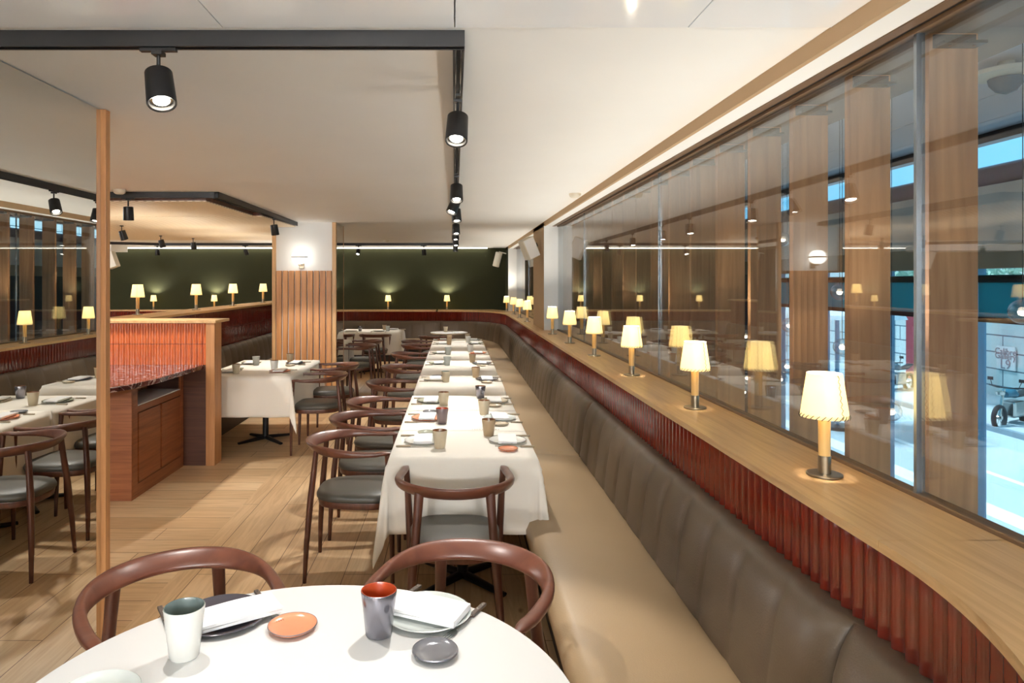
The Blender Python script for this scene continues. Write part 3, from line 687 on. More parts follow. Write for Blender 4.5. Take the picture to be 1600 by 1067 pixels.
for k, (y, lb_) in enumerate([(7.15, 'largest lit lamp above the orange tiled divider'), (8.45, 'second lit lamp on the maroon tiled wall'), (9.85, 'third lit lamp on the maroon tiled wall'), (11.4, 'fourth lit lamp on the maroon tiled wall'), (12.85, 'farthest lit lamp on the maroon tiled wall, beside the pier')]):
    lamp(-3.2 if k else -3.32, y, 1.2845, lb_, k)

# ------------------------------------------------------------------ tables, cloths
def make_table(label, x, y, hx=.365, hy=.315, grp='small square pedestal tables', top='tabletop'):
    r = thing('dining_table', label, 'table', (x, y, 0), 0, grp)
    b = MB(); b.box(-hx, hx, -hy, hy, .715, .741); b.build('table_top', M['tabletop'], r, bevel=.003)
    b = MB(); b.tube([(0, 0, .03), (0, 0, .715)], .03, 16); b.build('pedestal', M['black'], r, smooth=True)
    for a in (pi/4, -pi/4):
        b = MB(); d = Vector((cos(a), sin(a), 0)); e = .30
        b.tube([tuple(-d*e+Vector((0, 0, .012))), tuple(-d*.05+Vector((0, 0, .03))), tuple(d*.05+Vector((0, 0, .03))), tuple(d*e+Vector((0, 0, .012)))], [(.012, .022), (.02, .03), (.02, .03), (.012, .022)], 10, ref=(0, 0, 1)); b.build('foot', M['black'], r, smooth=True)
    return r
def cloth(label, x, y, hx, hy, hang=.375, sides=(1, 1, 1, 1), z=.7425, hr=None, seed=0, amp=1.0):
    """sides: -x, +x, -y, +y hang"""
    rnd = random.Random(seed)
    ph = [rnd.uniform(0, 6.28) for _ in range(8)]
    n = 14; m = 13
    def axis(h, lo, hi):
        v = []
        if lo: v += [-h-hang*(1-i/m) for i in range(m)]
        v += [-h+2*h*i/n for i in range(n+1)]
        if hi: v += [h+(hr if (hr and hi == 2) else hang)*(i+1)/m for i in range(m)]
        return v
    us = axis(hx, sides[0], sides[1]); vs = axis(hy, sides[2], sides[3])
    rows = []
    for v in vs:
        row = []
        for u in us:
            dx = max(abs(u)-hx, 0); dy = max(abs(v)-hy, 0); sxn = 1 if u > 0 else -1; syn = 1 if v > 0 else -1
            X = max(-hx, min(hx, u)); Y = max(-hy, min(hy, v))
            r_ = hypot(dx, dy)
            if r_ < 1e-9: row.append((X, Y, z)); continue
            th = math.atan2(dy, dx)
            out = .010*(1-math.exp(-r_*30))
            if dx > 0 and dy > 0:
                fold = sin(2*th)
                rho = r_*.13*fold+out+.01*fold; wv = .012*amp*sin(th*9+ph[0])*r_/hang
                hz = math.sqrt(max(1e-6, r_*r_-(r_*.13*fold)**2))
                X += sxn*(rho+wv)*cos(th)*1.0; Y += syn*(rho+wv)*sin(th)*1.0
                Z = z-hz
            else:
                s_ = Y if dx > 0 else X
                wv = amp*r_/hang*(.010*sin(s_*11+ph[1 if dx > 0 else 2]+sxn)+.006*sin(s_*23+ph[3]+syn))+.012*r_
                if dx > 0: X += sxn*(out+max(wv, -.004)+.003*amp)
                else: Y += syn*(out+max(wv, -.004)+.003*amp)
                Z = z-r_
            row.append((X, Y, Z))
        rows.append(row)
    b = MB(); b.grid(rows)
    o = b.build('tablecloth', M['cloth'], smooth=True, fix=False, loc=(x, y, 0), sharp=80)
    so = o.modifiers.new('thickness', 'SOLIDIFY'); so.thickness = .0016; so.offset = 1
    return tag(o, label, 'tablecloth', 'white linen tablecloths')
TX = .043; THX = .372
rows_t = [(3.735, .315), (4.365, .315), (4.995, .315), (6.13, .315), (7.33, .345), (8.40, .33), (9.73, .305), (10.34, .305)]
sides_t = [(1, 1, 1, 0), (1, 1, 0, 0), (1, 1, 0, 1), (1, 1, 1, 1), (1, 1, 1, 1), (1, 1, 1, 1), (1, 1, 1, 0), (1, 1, 0, 1)]
zoff = [0, 0, 0, 0, 0, 0, 0, 0]
for i, ((y, hy), sd) in enumerate(zip(rows_t, sides_t)):
    make_table('%s pedestal table of the bench row, under a white cloth' % ORD[i], TX, y, THX-.008, hy-.006)
    cloth('white linen cloth on the %s table of the bench row' % ORD[i], TX, y, THX, hy-.0015, sides=(sd[0], 2, sd[2], sd[3]), seed=i+3, hr=.272)
cl0 = [o for o in C.objects if o.name.startswith('tablecloth')][0]
# small woven lettering band near the far hem of the near cloths (illegible in the photograph)
for i in (1, 2):
    cl = [o for o in C.objects if o.name.startswith('tablecloth')][i-0]
    b = MB(); rnd = random.Random(i); x = .05; yy = -rows_t[i][1]+.03
    for k in range(11):
        w_ = rnd.choice([.006, .008, .004]); b.box(x+.01, x+.0125, yy, yy+.012, .7445, .7450); b.box(x+.01+w_*.7, x+.0125+w_*.7, yy, yy+.012, .7445, .7450)
        if k % 2: b.box(x+.01, x+.0125+w_*.7, yy+.0095, yy+.012, .7445, .7450)
        x += w_+.009
    b.build('woven_mark', plain('grey_thread%d' % i, (150, 145, 140), .8), cl)
# left side tables
make_table('pedestal table beside the left banquette, under a white cloth', -1.95, 7.04, .41, .60); cloth('large white cloth on the table beside the left banquette', -1.955, 7.04, .425, .69, hang=.37, seed=21)
make_table('pedestal table half hidden behind the pier, under a white cloth', -2.0, 10.0, .38, .5); cloth('white cloth on the table half hidden behind the pier', -2.0, 10.0, .40, .52, hang=.37, seed=22)
make_table('far clothed pedestal table before the back banquette', -1.50, 12.45, .5, .36); cloth('white cloth on the far table before the back banquette', -1.50, 12.45, .54, .40, hang=.40, seed=23)
# round tables
def round_table(label, x, y, r_):
    r = thing('round_table', label, 'table', (x, y, 0), 0, 'round white tables')
    b = MB(); b.lathe([(r_-.012, .718), (r_-.004, .72), (r_-.001, .737)], 96, closed=True); b.build('table_edge', M['tabledge'], r, smooth=True)
    b = MB(); b.lathe([(r_, .7372), (r_+.0005, .740), (r_, .7425), (r_-.002, .7435)], 96); b.build('table_top', M['tabletop'], r, smooth=True)
    b = MB(); b.tube([(0, 0, .03), (0, 0, .718)], .035, 16); b.build('pedestal', M['black'], r, smooth=True)
    for k in range(4):
        a = pi/4+k*pi/2; b = MB(); b.tube([(.03*cos(a), .03*sin(a), .035), (min(.3, r_)*cos(a), min(.3, r_)*sin(a), .012)], [(.02, .028), (.01, .02)], 10, ref=(0, 0, 1)); b.build('foot', M['black'], r, smooth=True)
    return r
RC = (-.335, 1.39); RR = .60
round_table('large round white table in the foreground', RC[0], RC[1], RR)
round_table('small round white table at the far end of the bench row', -.10, 12.05, .33)

# ------------------------------------------------------------------ chairs
def make_chair(label, group):
    r = thing('dining_chair', label, 'chair', (0, 0, 0), 0, group)
    # curved crest rail: arms and back in one
    path = []
    R = .262
    for k in range(8): t = k/8; path.append((.238+.024*t, .205*(1-t)+.0*t, t*.33))
    for k in range(33): a = pi*k/32; path.append((R*cos(a), -R*sin(a)*1.0, .33+.67*sin(a) if False else 0))
    # parameter s: 0 at the tips .. 1 at the middle of the back
    pts = []
    for k in range(8): t = k/8; pts.append((.238+.024*sin(t*pi/2), .205*(1-t), .30*t))
    for k in range(33): a = pi*k/32; pts.append((R*cos(a), -.268*sin(a), .30+.70*sin(a)))
    for k in range(1, 9): t = 1-k/8; pts.append((-(.238+.024*sin(t*pi/2)), .205*(1-t), .30*t))
    rings = []; n = 18
    for i, (x, y, s) in enumerate(pts):
        a0 = pts[max(0, i-1)]; a1 = pts[min(len(pts)-1, i+1)]
        d = Vector((a1[0]-a0[0], a1[1]-a0[1], 0)).normalized(); outn = Vector((d.y, -d.x, 0))
        if outn.dot(Vector((x, y-.02, 0))) < 0: outn = -outn
        ss = s*s*(3-2*s)
        hh = .012+.024*ss; tt = .020-.008*ss          # half height / half thickness
        e = min(i, len(pts)-1-i)
        if e == 0: hh *= .45; tt *= .5
        elif e == 1: hh *= .9; tt *= .9
        z = .703+.010*ss+(.004 if e < 3 else 0)
        tilt = .72*ss
        up = (Vector((0, 0, 1))*cos(tilt)+outn*sin(tilt)); ov = (outn*cos(tilt)-Vector((0, 0, 1))*sin(tilt))
        ring = []
        for k in range(n):
            a = 2*pi*k/n; c_, s_ = cos(a), sin(a)
            pc = (abs(c_)**.75)*(1 if c_ > 0 else -1); ps = (abs(s_)**.75)*(1 if s_ > 0 else -1)
            ring.append(tuple(Vector((x, y, z))+ov*tt*pc+up*hh*ps))
        rings.append(ring)
    b = MB(); b.sweep(rings); b.build('crest_rail', M['walnut_r'], r, smooth=True, fix=True, sharp=60)
    for s in (-1, 1):
        b = MB(); b.tube([(s*.215, .215, 0), (s*.222, .212, .2), (s*.226, .207, .43), (s*.234, .198, .60), (s*.240, .190, .700)], [.0105, .014, .0185, (.017, .016), (.017, .015)], 14); b.build('front_leg', M['walnut'], r, smooth=True)
    for s in (-1, 1):
        b = MB(); b.tube([(s*.212, -.262, 0), (s*.197, -.254, .2), (s*.177, -.238, .43), (s*.164, -.222, .58), (s*.156, -.210, .702)], [.0105, (.015, .016), (.018, .021), (.016, .019), (.014, .022)], 14); b.build('rear_leg', M['walnut'], r, smooth=True)
    # seat frame + cushion
    def outline(k, n, sc=1.0):
        a = 2*pi*k/n; c_, s_ = cos(a), sin(a); e = .62
        x = (abs(c_)**e)*(1 if c_ > 0 else -1); y = (abs(s_)**e)*(1 if s_ > 0 else -1)
        hx = .205+.022*y; return (x*hx*sc, y*.222*sc)
    n = 48
    def ringz(prof): return [[(outline(k, n, sc)[0], outline(k, n, sc)[1]-.005, z) for k in range(n)] for sc, z in prof]
    b = MB(); b.sweep(ringz([(.93, .388), (.95, .392), (.97, .42), (.965, .424)])); b.build('seat_frame', M['walnut'], r, smooth=True, fix=True)
    b = MB(); b.sweep(ringz([(.96, .4245), (1.0, .432), (1.005, .446), (.97, .462), (.88, .472), (.6, .478), (.25, .479), (.02, .479)])); b.build('seat', M['seatpad'], r, smooth=True, fix=True, sharp=70)
    return r
chair0 = None
def chair(x, y, rz, label, group):
    """rz 0: the sitter looks toward +Y"""
    global chair0
    if chair0 is None: chair0 = make_chair(label, group); chair0.location = (x, y, 0); chair0.rotation_euler = (0, 0, rz); return chair0
    return dup(chair0, (x, y, 0), rz, label, group)
g1 = 'walnut chairs along the bench row'
CX = -.53
for k, (y, x, a) in enumerate([(3.90, CX-.02, 0), (4.52, CX-.005, 2), (5.12, CX+.01, -1), (6.10, CX+.03, 1), (7.25, CX+.04, 0), (8.55, CX+.02, 2), (9.78, CX+.05, -2), (10.38, CX+.01, 1)]):
    chair(x, y, -pi/2+radians(a), '%s walnut armchair in the aisle beside the bench row' % ORD[k], g1)
chair(.0, 3.20, 0, 'walnut armchair with its back to the camera at the bench row end', 'walnut armchairs at table ends')
def face(cx, cy, x, y): return math.atan2(cy-y, cx-x)-pi/2
ca = (-.80, 2.00); cb = (.02, 2.07)
chair(ca[0], ca[1], radians(180+33), 'left walnut armchair behind the foreground round table', 'walnut armchairs at the foreground table')
chair(cb[0], cb[1], radians(180-22), 'right walnut armchair behind the foreground round table', 'walnut armchairs at the foreground table')
chair(-1.33, 6.62, pi/2+.05, 'nearer walnut armchair at the clothed table by the left banquette', 'walnut armchairs at the left tables')
chair(-1.33, 7.42, pi/2-.03, 'farther walnut armchair at the clothed table by the left banquette', 'walnut armchairs at the left tables')
chair(-1.41, 9.72, pi/2, 'nearer walnut armchair beside the table behind the pier', 'walnut armchairs at the left tables')
chair(-1.40, 10.45, pi/2, 'farther walnut armchair beside the table behind the pier', 'walnut armchairs at the left tables')
chair(-1.38, 11.85, 0, 'walnut armchair with its back to us at the far clothed table', 'walnut armchairs at the left tables')
chair(-2.02, 11.85, 0, 'walnut armchair mostly hidden by the pier at the far clothed table', 'walnut armchairs at the left tables')
chair(-.33, 11.42, -.35, 'walnut armchair beside the small far round table', 'walnut armchairs at table ends')

# ------------------------------------------------------------------ table settings
TZ = .7445
def plate(x, y, z, r_, col, label, rim=None, square=False):
    o_ = thing('dinner_plate' if r_ > .08 else 'side_dish', label, 'plate' if r_ > .08 else 'dish', (x, y, z), random.uniform(0, 6), None)
    wob = random.uniform(0, 6)
    def fn(r, zz, a): return (r*(1+.012*sin(3*a+wob)), zz)
    b = MB(); h = .012 if r_ > .08 else .011
    b.lathe([(r_*.62, 0), (r_*.8, .002), (r_*.97, h-.003), (r_, h), (r_*.975, h+.0015), (r_*.93, h-.001), (r_*.80, .0055), (r_*.6, .004), (.001, .004)], 44, fn=fn); b.build('body', CR[col], o_, smooth=True, sharp=60)
    if rim:
        b = MB(); b.lathe([(r_*.994, h-.0005), (r_*1.006, h+.0006), (r_*.99, h+.0024), (r_*.975, h+.0016)], 44, fn=fn, closed=False); b.build('rim', CR[rim], o_, smooth=True)
    return o_
def cup(x, y, z, col, inner, label, h=.095, rt=.040, rb=.029):
    o_ = thing('stoneware_cup', label, 'cup', (x, y, z), random.uniform(0, 6), None)
    b = MB(); b.lathe([(rb-.003, 0), (rb, .003), (rb+(rt-rb)*.6, h*.62), (rt, h-.002), (rt-.001, h)], 36, closed=False)
    b.lathe([(.001, 0), (rb-.003, 0)], 36, closed=False); b.build('body', CR[col], o_, smooth=True, sharp=60)
    b = MB(); b.lathe([(rt-.001, h), (rt-.003, h), (rt-.005, h-.006), (rb-.001, .012), (.001, .010)], 36, closed=False); b.build('glazed_inside', CR[inner], o_, smooth=True, sharp=60)
    return o_
def napkin(x, y, z, rz, label, w=.10, l=.23, th=.006):
    o_ = thing('folded_napkin', label, 'napkin', (x, y, z), rz, None)
    rows = []
    for lay in range(2):
        b = MB(); n, m = 12, 6
        dx = .004*lay
        top = []; 
        for i in range(n+1):
            row = []
            for j in range(m+1):
                u = -l/2+l*i/n; v = -w/2+w*j/m+dx*(1-lay)
                row.append((u, v, th*lay+th*.92+.0012*sin(u*30+lay)+.001*sin(v*60)))
            top.append(row)
        bot = [[(p[0], p[1], th*lay+.0002) for p in row] for row in top]
        b.grid(top); b.grid(bot, flip=True)
        def side(a, c): b.grid([a, c])
        side([r[0] for r in bot], [r[0] for r in top]); side([r[-1] for r in top], [r[-1] for r in bot]); side(top[0], bot[0]); side(bot[-1], top[-1])
        b.build('fold', M['napkin'], o_, smooth=True, fix=True, sharp=50)
    return o_
def fork_mesh():
    b = MB()
    b.tube([(0, -.10, .004), (0, -.03, .005), (0, .03, .0045), (0, .05, .004)], [(.0045, .0025), (.003, .002), (.0022, .0018), (.004, .0015)], 8, ref=(1, 0, 0))
    b.grid([[(-.004, .05, .004), (.004, .05, .004)], [(-.0105, .065, .003), (.0105, .065, .003)], [(-.011, .08, .004), (.011, .08, .004)]])
    for k in range(4): x = -.0092+.0061*k; b.tube([(x, .079, .004), (x, .105, .0065)], [(.0017, .0009), (.001, .0007)], 6, ref=(1, 0, 0))
    return b
def fork(x, y, z, rz, label, hm='darkhandle'):
    o_ = thing('fork', label, 'fork', (x, y, z), rz, None)
    b = fork_mesh(); b.build('tines', M['chrome'], o_, smooth=True, fix=True)
    b = MB(); b.box(-.0065, .0065, -.105, -.03, .0008, .0088); b.build('handle', M[hm], o_, bevel=.002)
    for k in range(3): b = MB(); b.lathe([(.0022, 0), (.0022, .0007)], 8, (0, -.09+.025*k, .0087)); b.build('rivet', M['chrome'], o_)
    return o_
def knife(x, y, z, rz, label, hm='darkhandle'):
    o_ = thing('knife', label, 'knife', (x, y, z), rz, None)
    b = MB(); b.prism([(-.006, -.03), (.007, -.03), (.008, .06), (.003, .105), (-.004, .11), (-.006, .05)], .003, .0045); b.build('blade', M['chrome'], o_)
    b = MB(); b.box(-.007, .007, -.11, -.03, .0006, .009); b.build('handle', M[hm], o_, bevel=.002)
    for k in range(3): b = MB(); b.lathe([(.0022, 0), (.0022, .0007)], 8, (0, -.095+.027*k, .0089)); b.build('rivet', M['chrome'], o_)
    return o_
M['darkhandle'] = plain('dark_handle', (84, 72, 64), .4)
CN = {'white': 'white', 'pale': 'pale blue-grey', 'grey': 'shiny grey', 'charcoal': 'charcoal', 'orange': 'orange-pink', 'sage': 'sage green', 'beige': 'beige', 'amber': 'amber-brown', 'mauve': 'mauve-grey', 'silver': 'silver-grey'}
def setting(x, y, rz, cfg, place, side, fine=True):
    """x, y: centre of the plate; rz: direction the sitter looks (0 = +Y)"""
    pc, prim, cc, cin, dc, drim = cfg
    R = Matrix.Rotation(rz, 3, 'Z')
    def L(u, v): p = R @ Vector((u, v, 0)); return x+p.x, y+p.y
    plate(x, y, TZ, .105, pc, '%s dinner plate under a napkin, %s' % (CN[pc], place), prim)
    napkin(*L(0, 0), TZ+.0128, rz+random.uniform(-.05, .05), 'folded white napkin on the %s plate, %s' % (CN[pc], place), .10, .20) if not side else None
    cup(*L(.145, .095), TZ, cc, cin, '%s tapered cup, %s' % (CN[cc], place))
    if dc: plate(*L(-.195, .01), TZ, .052, dc, 'small %s dish, %s' % (CN[dc], place), drim)
    fork(*L(-.13, -.03), TZ, rz, 'fork beside the plate, %s' % place, 'nickel'); knife(*L(.125, -.03), TZ, rz, 'knife beside the plate, %s' % place, 'nickel')
pairs_l = [('white', None, 'beige', 'brownrim', 'sage', None), ('orange', 'darkrim', 'mauve', 'rust', 'grey', 'darkrim'), ('sage', 'darkrim', 'beige', 'brownrim', None, None),
           ('beige', None, 'beige', 'blueglaze', 'grey', None), ('sage', 'darkrim', 'pale', 'white', None, None), ('sage', 'darkrim', 'pale', 'white', None, None), ('white', None, 'amber', 'brownrim', None, None), ('orange', 'darkrim', 'amber', 'brownrim', None, None)]
pairs_r = [('white', 'darkrim', 'amber', 'brownrim', 'orange', 'darkrim'), ('pale', None, 'beige', 'brownrim', 'beige', 'darkrim'), ('beige', 'darkrim', 'silver', 'brownrim', 'beige', 'darkrim'),
           ('charcoal', None, 'amber', 'brownrim', 'beige', 'darkrim'), ('grey', 'darkrim', 'amber', 'rust', 'beige', None), ('orange', 'darkrim', 'white', 'brownrim', None, None), ('sage', 'darkrim', 'white', 'white', None, None), ('pale', 'darkrim', 'beige', 'brownrim', None, None)]
for i, (y, hy) in enumerate(rows_t):
    setting(TX-THX+.155, y+.04, -pi/2, pairs_l[i], 'aisle side of the %s bench row table' % ORD[i], False)
    setting(TX+THX-.125, y+.04, pi/2, pairs_r[i], 'bench side of the %s bench row table' % ORD[i], False)
for (x, y, rz, cfg, pl) in [(-2.2, 6.72, -pi/2, pairs_l[0], 'near banquette side of the left clothed table'), (-2.2, 7.38, -pi/2, pairs_l[5], 'far banquette side of the left clothed table'),
                            (-1.72, 6.72, pi/2, pairs_r[5], 'near aisle side of the left clothed table'), (-1.72, 7.38, pi/2, pairs_r[3], 'far aisle side of the left clothed table')]:
    setting(x, y, rz, cfg, pl, False)
for (x, y, rz, cfg, pl) in [(-1.35, 12.2, 0, pairs_l[4], 'front of the far clothed table'), (-1.15, 12.68, pi, pairs_r[3], 'bench side of the far clothed table'), (-1.85, 12.2, 0, pairs_r[2], 'left end of the far clothed table')]:
    setting(x, y, rz, cfg, pl, False)
cup(-.16, 12.12, TZ, 'beige', 'brownrim', 'beige cup on the small far round table'); napkin(.06, 12.0, TZ, .1, 'folded napkin on the small far round table', .08, .2)
cup(-2.22, 9.8, TZ, 'pale', 'white', 'pale cup on the table half hidden by the pier')
# foreground table, laid for three
z0 = TZ-.0008
ax, ay = onplane(348, 962, .75); plate(ax, ay, z0, .115, 'charcoal', 'charcoal plate at the left of the foreground round table', None)
nx, ny = onplane(362, 958, .765); napkin(nx, ny, z0+.0128, radians(33), 'folded white napkin across the charcoal foreground plate', .10, .235, .009)
x, y = onplane(288, 1024, .745); cup(x, y, z0, 'white', 'blueglaze', 'white cup with blue-green inside on the foreground table', .118, .047, .034)
x, y = onplane(457, 978, .75); plate(x, y, z0, .062, 'orange', 'small orange-pink dish on the foreground table', 'grey')
x, y = onplane(418, 945, .75); fork(x, y, z0, radians(213), 'fork between the charcoal plate and the orange dish')
x, y = onplane(262, 974, .75); knife(x, y, z0, radians(213), 'knife half hidden behind the white foreground cup')
bx, by = onplane(668, 957, .75); plate(bx, by, z0, .115, 'pale', 'pale plate at the right of the foreground round table')
x, y = onplane(668, 950, .765); napkin(x, y, z0+.0128, radians(-24), 'folded white napkin on the pale foreground plate', .11, .20, .009)
x, y = onplane(592, 990, .745); cup(x, y, z0, 'silver', 'rust', 'silver-grey cup with rust-red inside on the foreground table', .112, .045, .033)
x, y = onplane(680, 1018, .75); plate(x, y, z0, .055, 'grey', 'small shiny grey dish on the foreground table', 'silver')
x, y = onplane(728, 968, .75); fork(x, y, z0, radians(180-30), 'fork right of the pale foreground plate')
x, y = onplane(622, 938, .75); knife(x, y, z0, radians(180-30), 'knife behind the silver-grey foreground cup')
x, y = onplane(152, 1085, .75); plate(x, y, z0, .085, 'pale', 'pale dish at the bottom left rim of the foreground table')

# ------------------------------------------------------------------ outside the glass: fins, void, street facade
for k in range(32):
    y = 2.015-.405+.405*k if True else 0
    if y > 14.8: break
    r = thing('oak_fin', '%s tall vertical oak fin outside the glass, counting from the camera' % ORD[k], 'fin', (0, 0, 0), 0, 'vertical oak fins outside the glass')
    b = MB(); b.box(1.40, 1.545, y, y+.032, -.6, H+.735); b.build('board', M['oak_fin'], r, bevel=.001)
    b = MB(); b.box(1.41, 1.535, y-.05, y-.001, H+.690, H+.698); b.box(1.41, 1.535, y-.006, y-.001, H+.698, H+.73); b.build('bracket', M['black'], r)
    for q in (1.44, 1.51): b = MB(); b.lathe([(.004, 0), (.004, .003)], 10, (q, y-.03, H+.687)); b.build('bolt', M['chrome'], r)
b = MB(); b.box(1.33, 1.75, -3, FARY, H+.736, H+.86); struct('trim_70', b, M['frame_brown'])
M['extgrey'] = plain('grey_soffit_panel', (200, 198, 206), .5, noise=.04, nscale=20)
M['extdark'] = plain('dark_steel', (20, 20, 26), .4)
M['extpurple'] = plain('dark_mauve_beam', (112, 104, 124), .4)
M['extwall'] = plain('grey_wall', (206, 206, 200), .6, noise=.05, nscale=2)
M['extbrown'] = plain('taupe_band', (140, 130, 112), .6, noise=.08, nscale=6)
xs = [1.76, 2.15, 2.645, 3.225, 3.70, 3.99]
for k in range(len(xs)-1):
    b = MB(); b.box(xs[k]+.006, xs[k+1]-.006, -3.2, 21.9, H+1.12, H+1.15); o = b.build('soffit_panel', M['extgrey']); tag(o, 'long grey ceiling panel over the void, %s from the glass' % ORD[k], 'ceiling panel', 'grey panels over the void')
b = MB(); b.box(1.75, 4.02, -3, 22, H+1.155, H+1.3); b.box(1.74, 1.755, -3, 22, H+.8, H+1.3); struct('ceiling_void', b, M['extdark'])
FX = 4.0
def fz(r): return H+r*FX
b = MB(); b.box(FX, FX+.1, -3, 22, fz(.263), fz(.283)+.2); struct('trim_71', b, M['extdark'])
b = MB(); b.tube([(FX+.1, -3, fz(.202)), (FX+.1, 22, fz(.202))], .083, 20, ref=(0, 0, 1)); o = b.build('steel_beam', M['extpurple'], smooth=True); tag(o, 'dark mauve round beam across the high window over the street', 'beam')
b = MB(); b.box(FX, FX+.12, -3, 22, fz(.070), fz(.1816)); struct('wall_facade_upper', b, M['extwall'])
b = MB(); b.box(FX-.02, FX+.12, -3, 22, fz(.026), fz(.0695)); struct('trim_72', b, M['extbrown'])
b = MB(); b.box(FX, FX+.12, -3, 22, -2.0, -1.1); struct('wall_facade_lower', b, M['extwall'])
b = MB(); b.box(FX, FX+.12, 8.5, 22, -1.1, fz(.026)); struct('wall_facade_far', b, M['extdark'])
b = MB(); b.box(1.36, FX, -3, 22, -2.15, -2.02); struct('floor_void', b, M['extwall'])
b = MB(); b.box(1.76, 4.1, 15.3, 15.4, -2.1, H+1.2); struct('wall_void_end', b, M['extdark'])
M['blind'] = plain('blue_black_roller_blind', (40, 74, 100), .6)
def blindmat():
    m, t, p = newmat('blue_roller_blind'); p.inputs['Base Color'].default_value = hexc(60, 108, 120); p.inputs['Roughness'].default_value = .7
    tr = t.nodes.new('ShaderNodeBsdfTranslucent'); tr.inputs[0].default_value = hexc(105, 180, 185); mx = t.nodes.new('ShaderNodeMixShader'); mx.inputs[0].default_value = .72
    o = t.nodes['Material Output']; t.links.new(p.outputs[0], mx.inputs[1]); t.links.new(tr.outputs[0], mx.inputs[2]); t.links.new(mx.outputs[0], o.inputs[0]); return m
M['blind'] = blindmat()
M['mull'] = plain('blue_grey_mullion', (96, 150, 180), .4)
yj = [-3, -.4, 1.75, 2.62, 3.45, 4.25, 5.3, 6.4, 7.5, 8.5]
for k in range(len(yj)-1):
    bl = thing('roller_blind', '%s dark blue roller blind of the street window from the near side' % ORD[k], 'blind', (0, 0, 0), 0, 'dark roller blinds in the street window')
    b = MB(); b.box(FX+.045, FX+.05, yj[k]+.03, yj[k+1]-.03, fz(-.066), fz(.014)); b.build('fabric', M['blind'], bl)
    b = MB(); b.box(FX+.035, FX+.06, yj[k]+.03, yj[k+1]-.03, fz(-.076), fz(-.066)); b.build('bottom_bar', M['extdark'], bl)
    b = MB(); b.tube([(FX+.05, yj[k]+.03, fz(.006)), (FX+.05, yj[k+1]-.03, fz(.006))], .028, 12, ref=(0, 0, 1)); b.build('roller', M['extdark'], bl)
    b = MB(); b.box(FX+.09, FX+.10, yj[k]+.03, yj[k+1]-.03, -1.1, fz(.026)); struct('window_%d' % (k+10), b, M['glass'])
    b = MB(); b.box(FX+.03, FX+.11, yj[k+1]-.022, yj[k+1]+.022, -1.1, fz(.026)); struct('trim_%d' % (80+k), b, M['mull'])
# glass pendants
M['clear'] = glass_mat('clear_globe_glass', (.9, .93, .95), .12, 2.0, .9)
pend = [(1312, 456, 14), (1316, 542, 13), (1223, 374, 10), (1233, 508, 10), (1230, 572, 11), (1219, 592, 8), (1165, 525, 8), (1168, 590, 8), (1162, 612, 7), (1393, 643, 8), (1598, 487, 8)]
for k, (px, py, rp) in enumerate(pend):
    r_ = .052; s = rp/r_; Y = F/s; Y = 2.4*F/(px-VX) if True else Y
    X = 2.4; z = H-(py-VY)*Y/F
    lab = '%s clear glass globe pendant hanging in the void outside the glass' % ['large upper', 'large lower', 'topmost small', 'middle small', 'bright lower', 'lowest paired', 'small left upper', 'small left middle', 'small left lowest', 'partly hidden right', 'rightmost'][k]
    p_ = thing('globe_pendant', lab, 'pendant light', (X, Y, z), 0, 'clear glass globe pendants')
    b = MB(); b.lathe([(r_*sin(pi*(i+.02)/14.04), -r_*cos(pi*(i+.02)/14.04)) for i in range(15)], 28); b.build('globe', M['clear'], p_, smooth=True)
    b = MB(); b.lathe([(.003, -.018), (.015, -.013), (.018, 0), (.014, .003)], 16); b.build('light_core', emis('pendant_core%d' % k, (255, 230, 200), 5), p_, smooth=True)
    b = MB(); b.tube([(0, 0, r_), (0, 0, H+1.10-z)], .0018, 6); b.build('cable', M['black'], p_)
    b = MB(); b.box(-.02, .02, -.02, .02, H+1.085-z, H+1.118-z); b.build('canopy', M['extdark'], p_)
# dome camera under the soffit
cxp, cyp = 2.35, 2.35*F/(1572-VX); 
dc_ = thing('dome_camera', 'white dome security camera under the grey ceiling panels, top right', 'security camera', (2.80, 2.80*F/(1572-VX), H+1.12))
b = MB(); b.lathe([(.06, -.085), (.15, -.07), (.155, -.05), (.04, -.03), (.035, -.0005)], 32); b.build('housing', M['whiteplastic'], dc_, smooth=True)
b = MB(); b.lathe([(.004, -.165), (.045, -.15), (.072, -.115), (.078, -.086)], 28); b.build('dome', plain('smoked_dome', (60, 90, 110), .1), dc_, smooth=True)
# the street
M['asphalt'] = plain('pale_street_paving', (176, 186, 190), .8, noise=.04, nscale=1)
M['kerbm'] = plain('blue_grey_kerb', (120, 140, 150), .8)
M['paint'] = plain('white_road_paint', (240, 240, 240), .7)
M['stone'] = None
def stone_mat():
    m, t, p = newmat('pale_ashlar'); L = t.links.new
    tc = t.nodes.new('ShaderNodeTexCoord'); sx = t.nodes.new('ShaderNodeSeparateXYZ'); L(tc.outputs['Object'], sx.inputs[0]); cb_ = t.nodes.new('ShaderNodeCombineXYZ'); L(sx.outputs[1], cb_.inputs[0]); L(sx.outputs[2], cb_.inputs[1])
    br = t.nodes.new('ShaderNodeTexBrick'); br.inputs['Scale'].default_value = 1; br.inputs['Brick Width'].default_value = 1.6; br.inputs['Row Height'].default_value = .52; br.inputs['Mortar Size'].default_value = .022
    br.inputs['Color1'].default_value = hexc(206, 212, 208); br.inputs['Color2'].default_value = hexc(190, 198, 196); br.inputs['Mortar'].default_value = hexc(90, 110, 120)
    L(cb_.outputs[0], br.inputs['Vector']); L(br.outputs['Color'], p.inputs['Base Color']); p.inputs['Roughness'].default_value = .8; return m
M['stone'] = stone_mat()
GZ = -2.0
b = MB(); b.box(4.12, 13.2, -6, 60, GZ-.1, GZ); struct('ground_street', b, M['asphalt'])
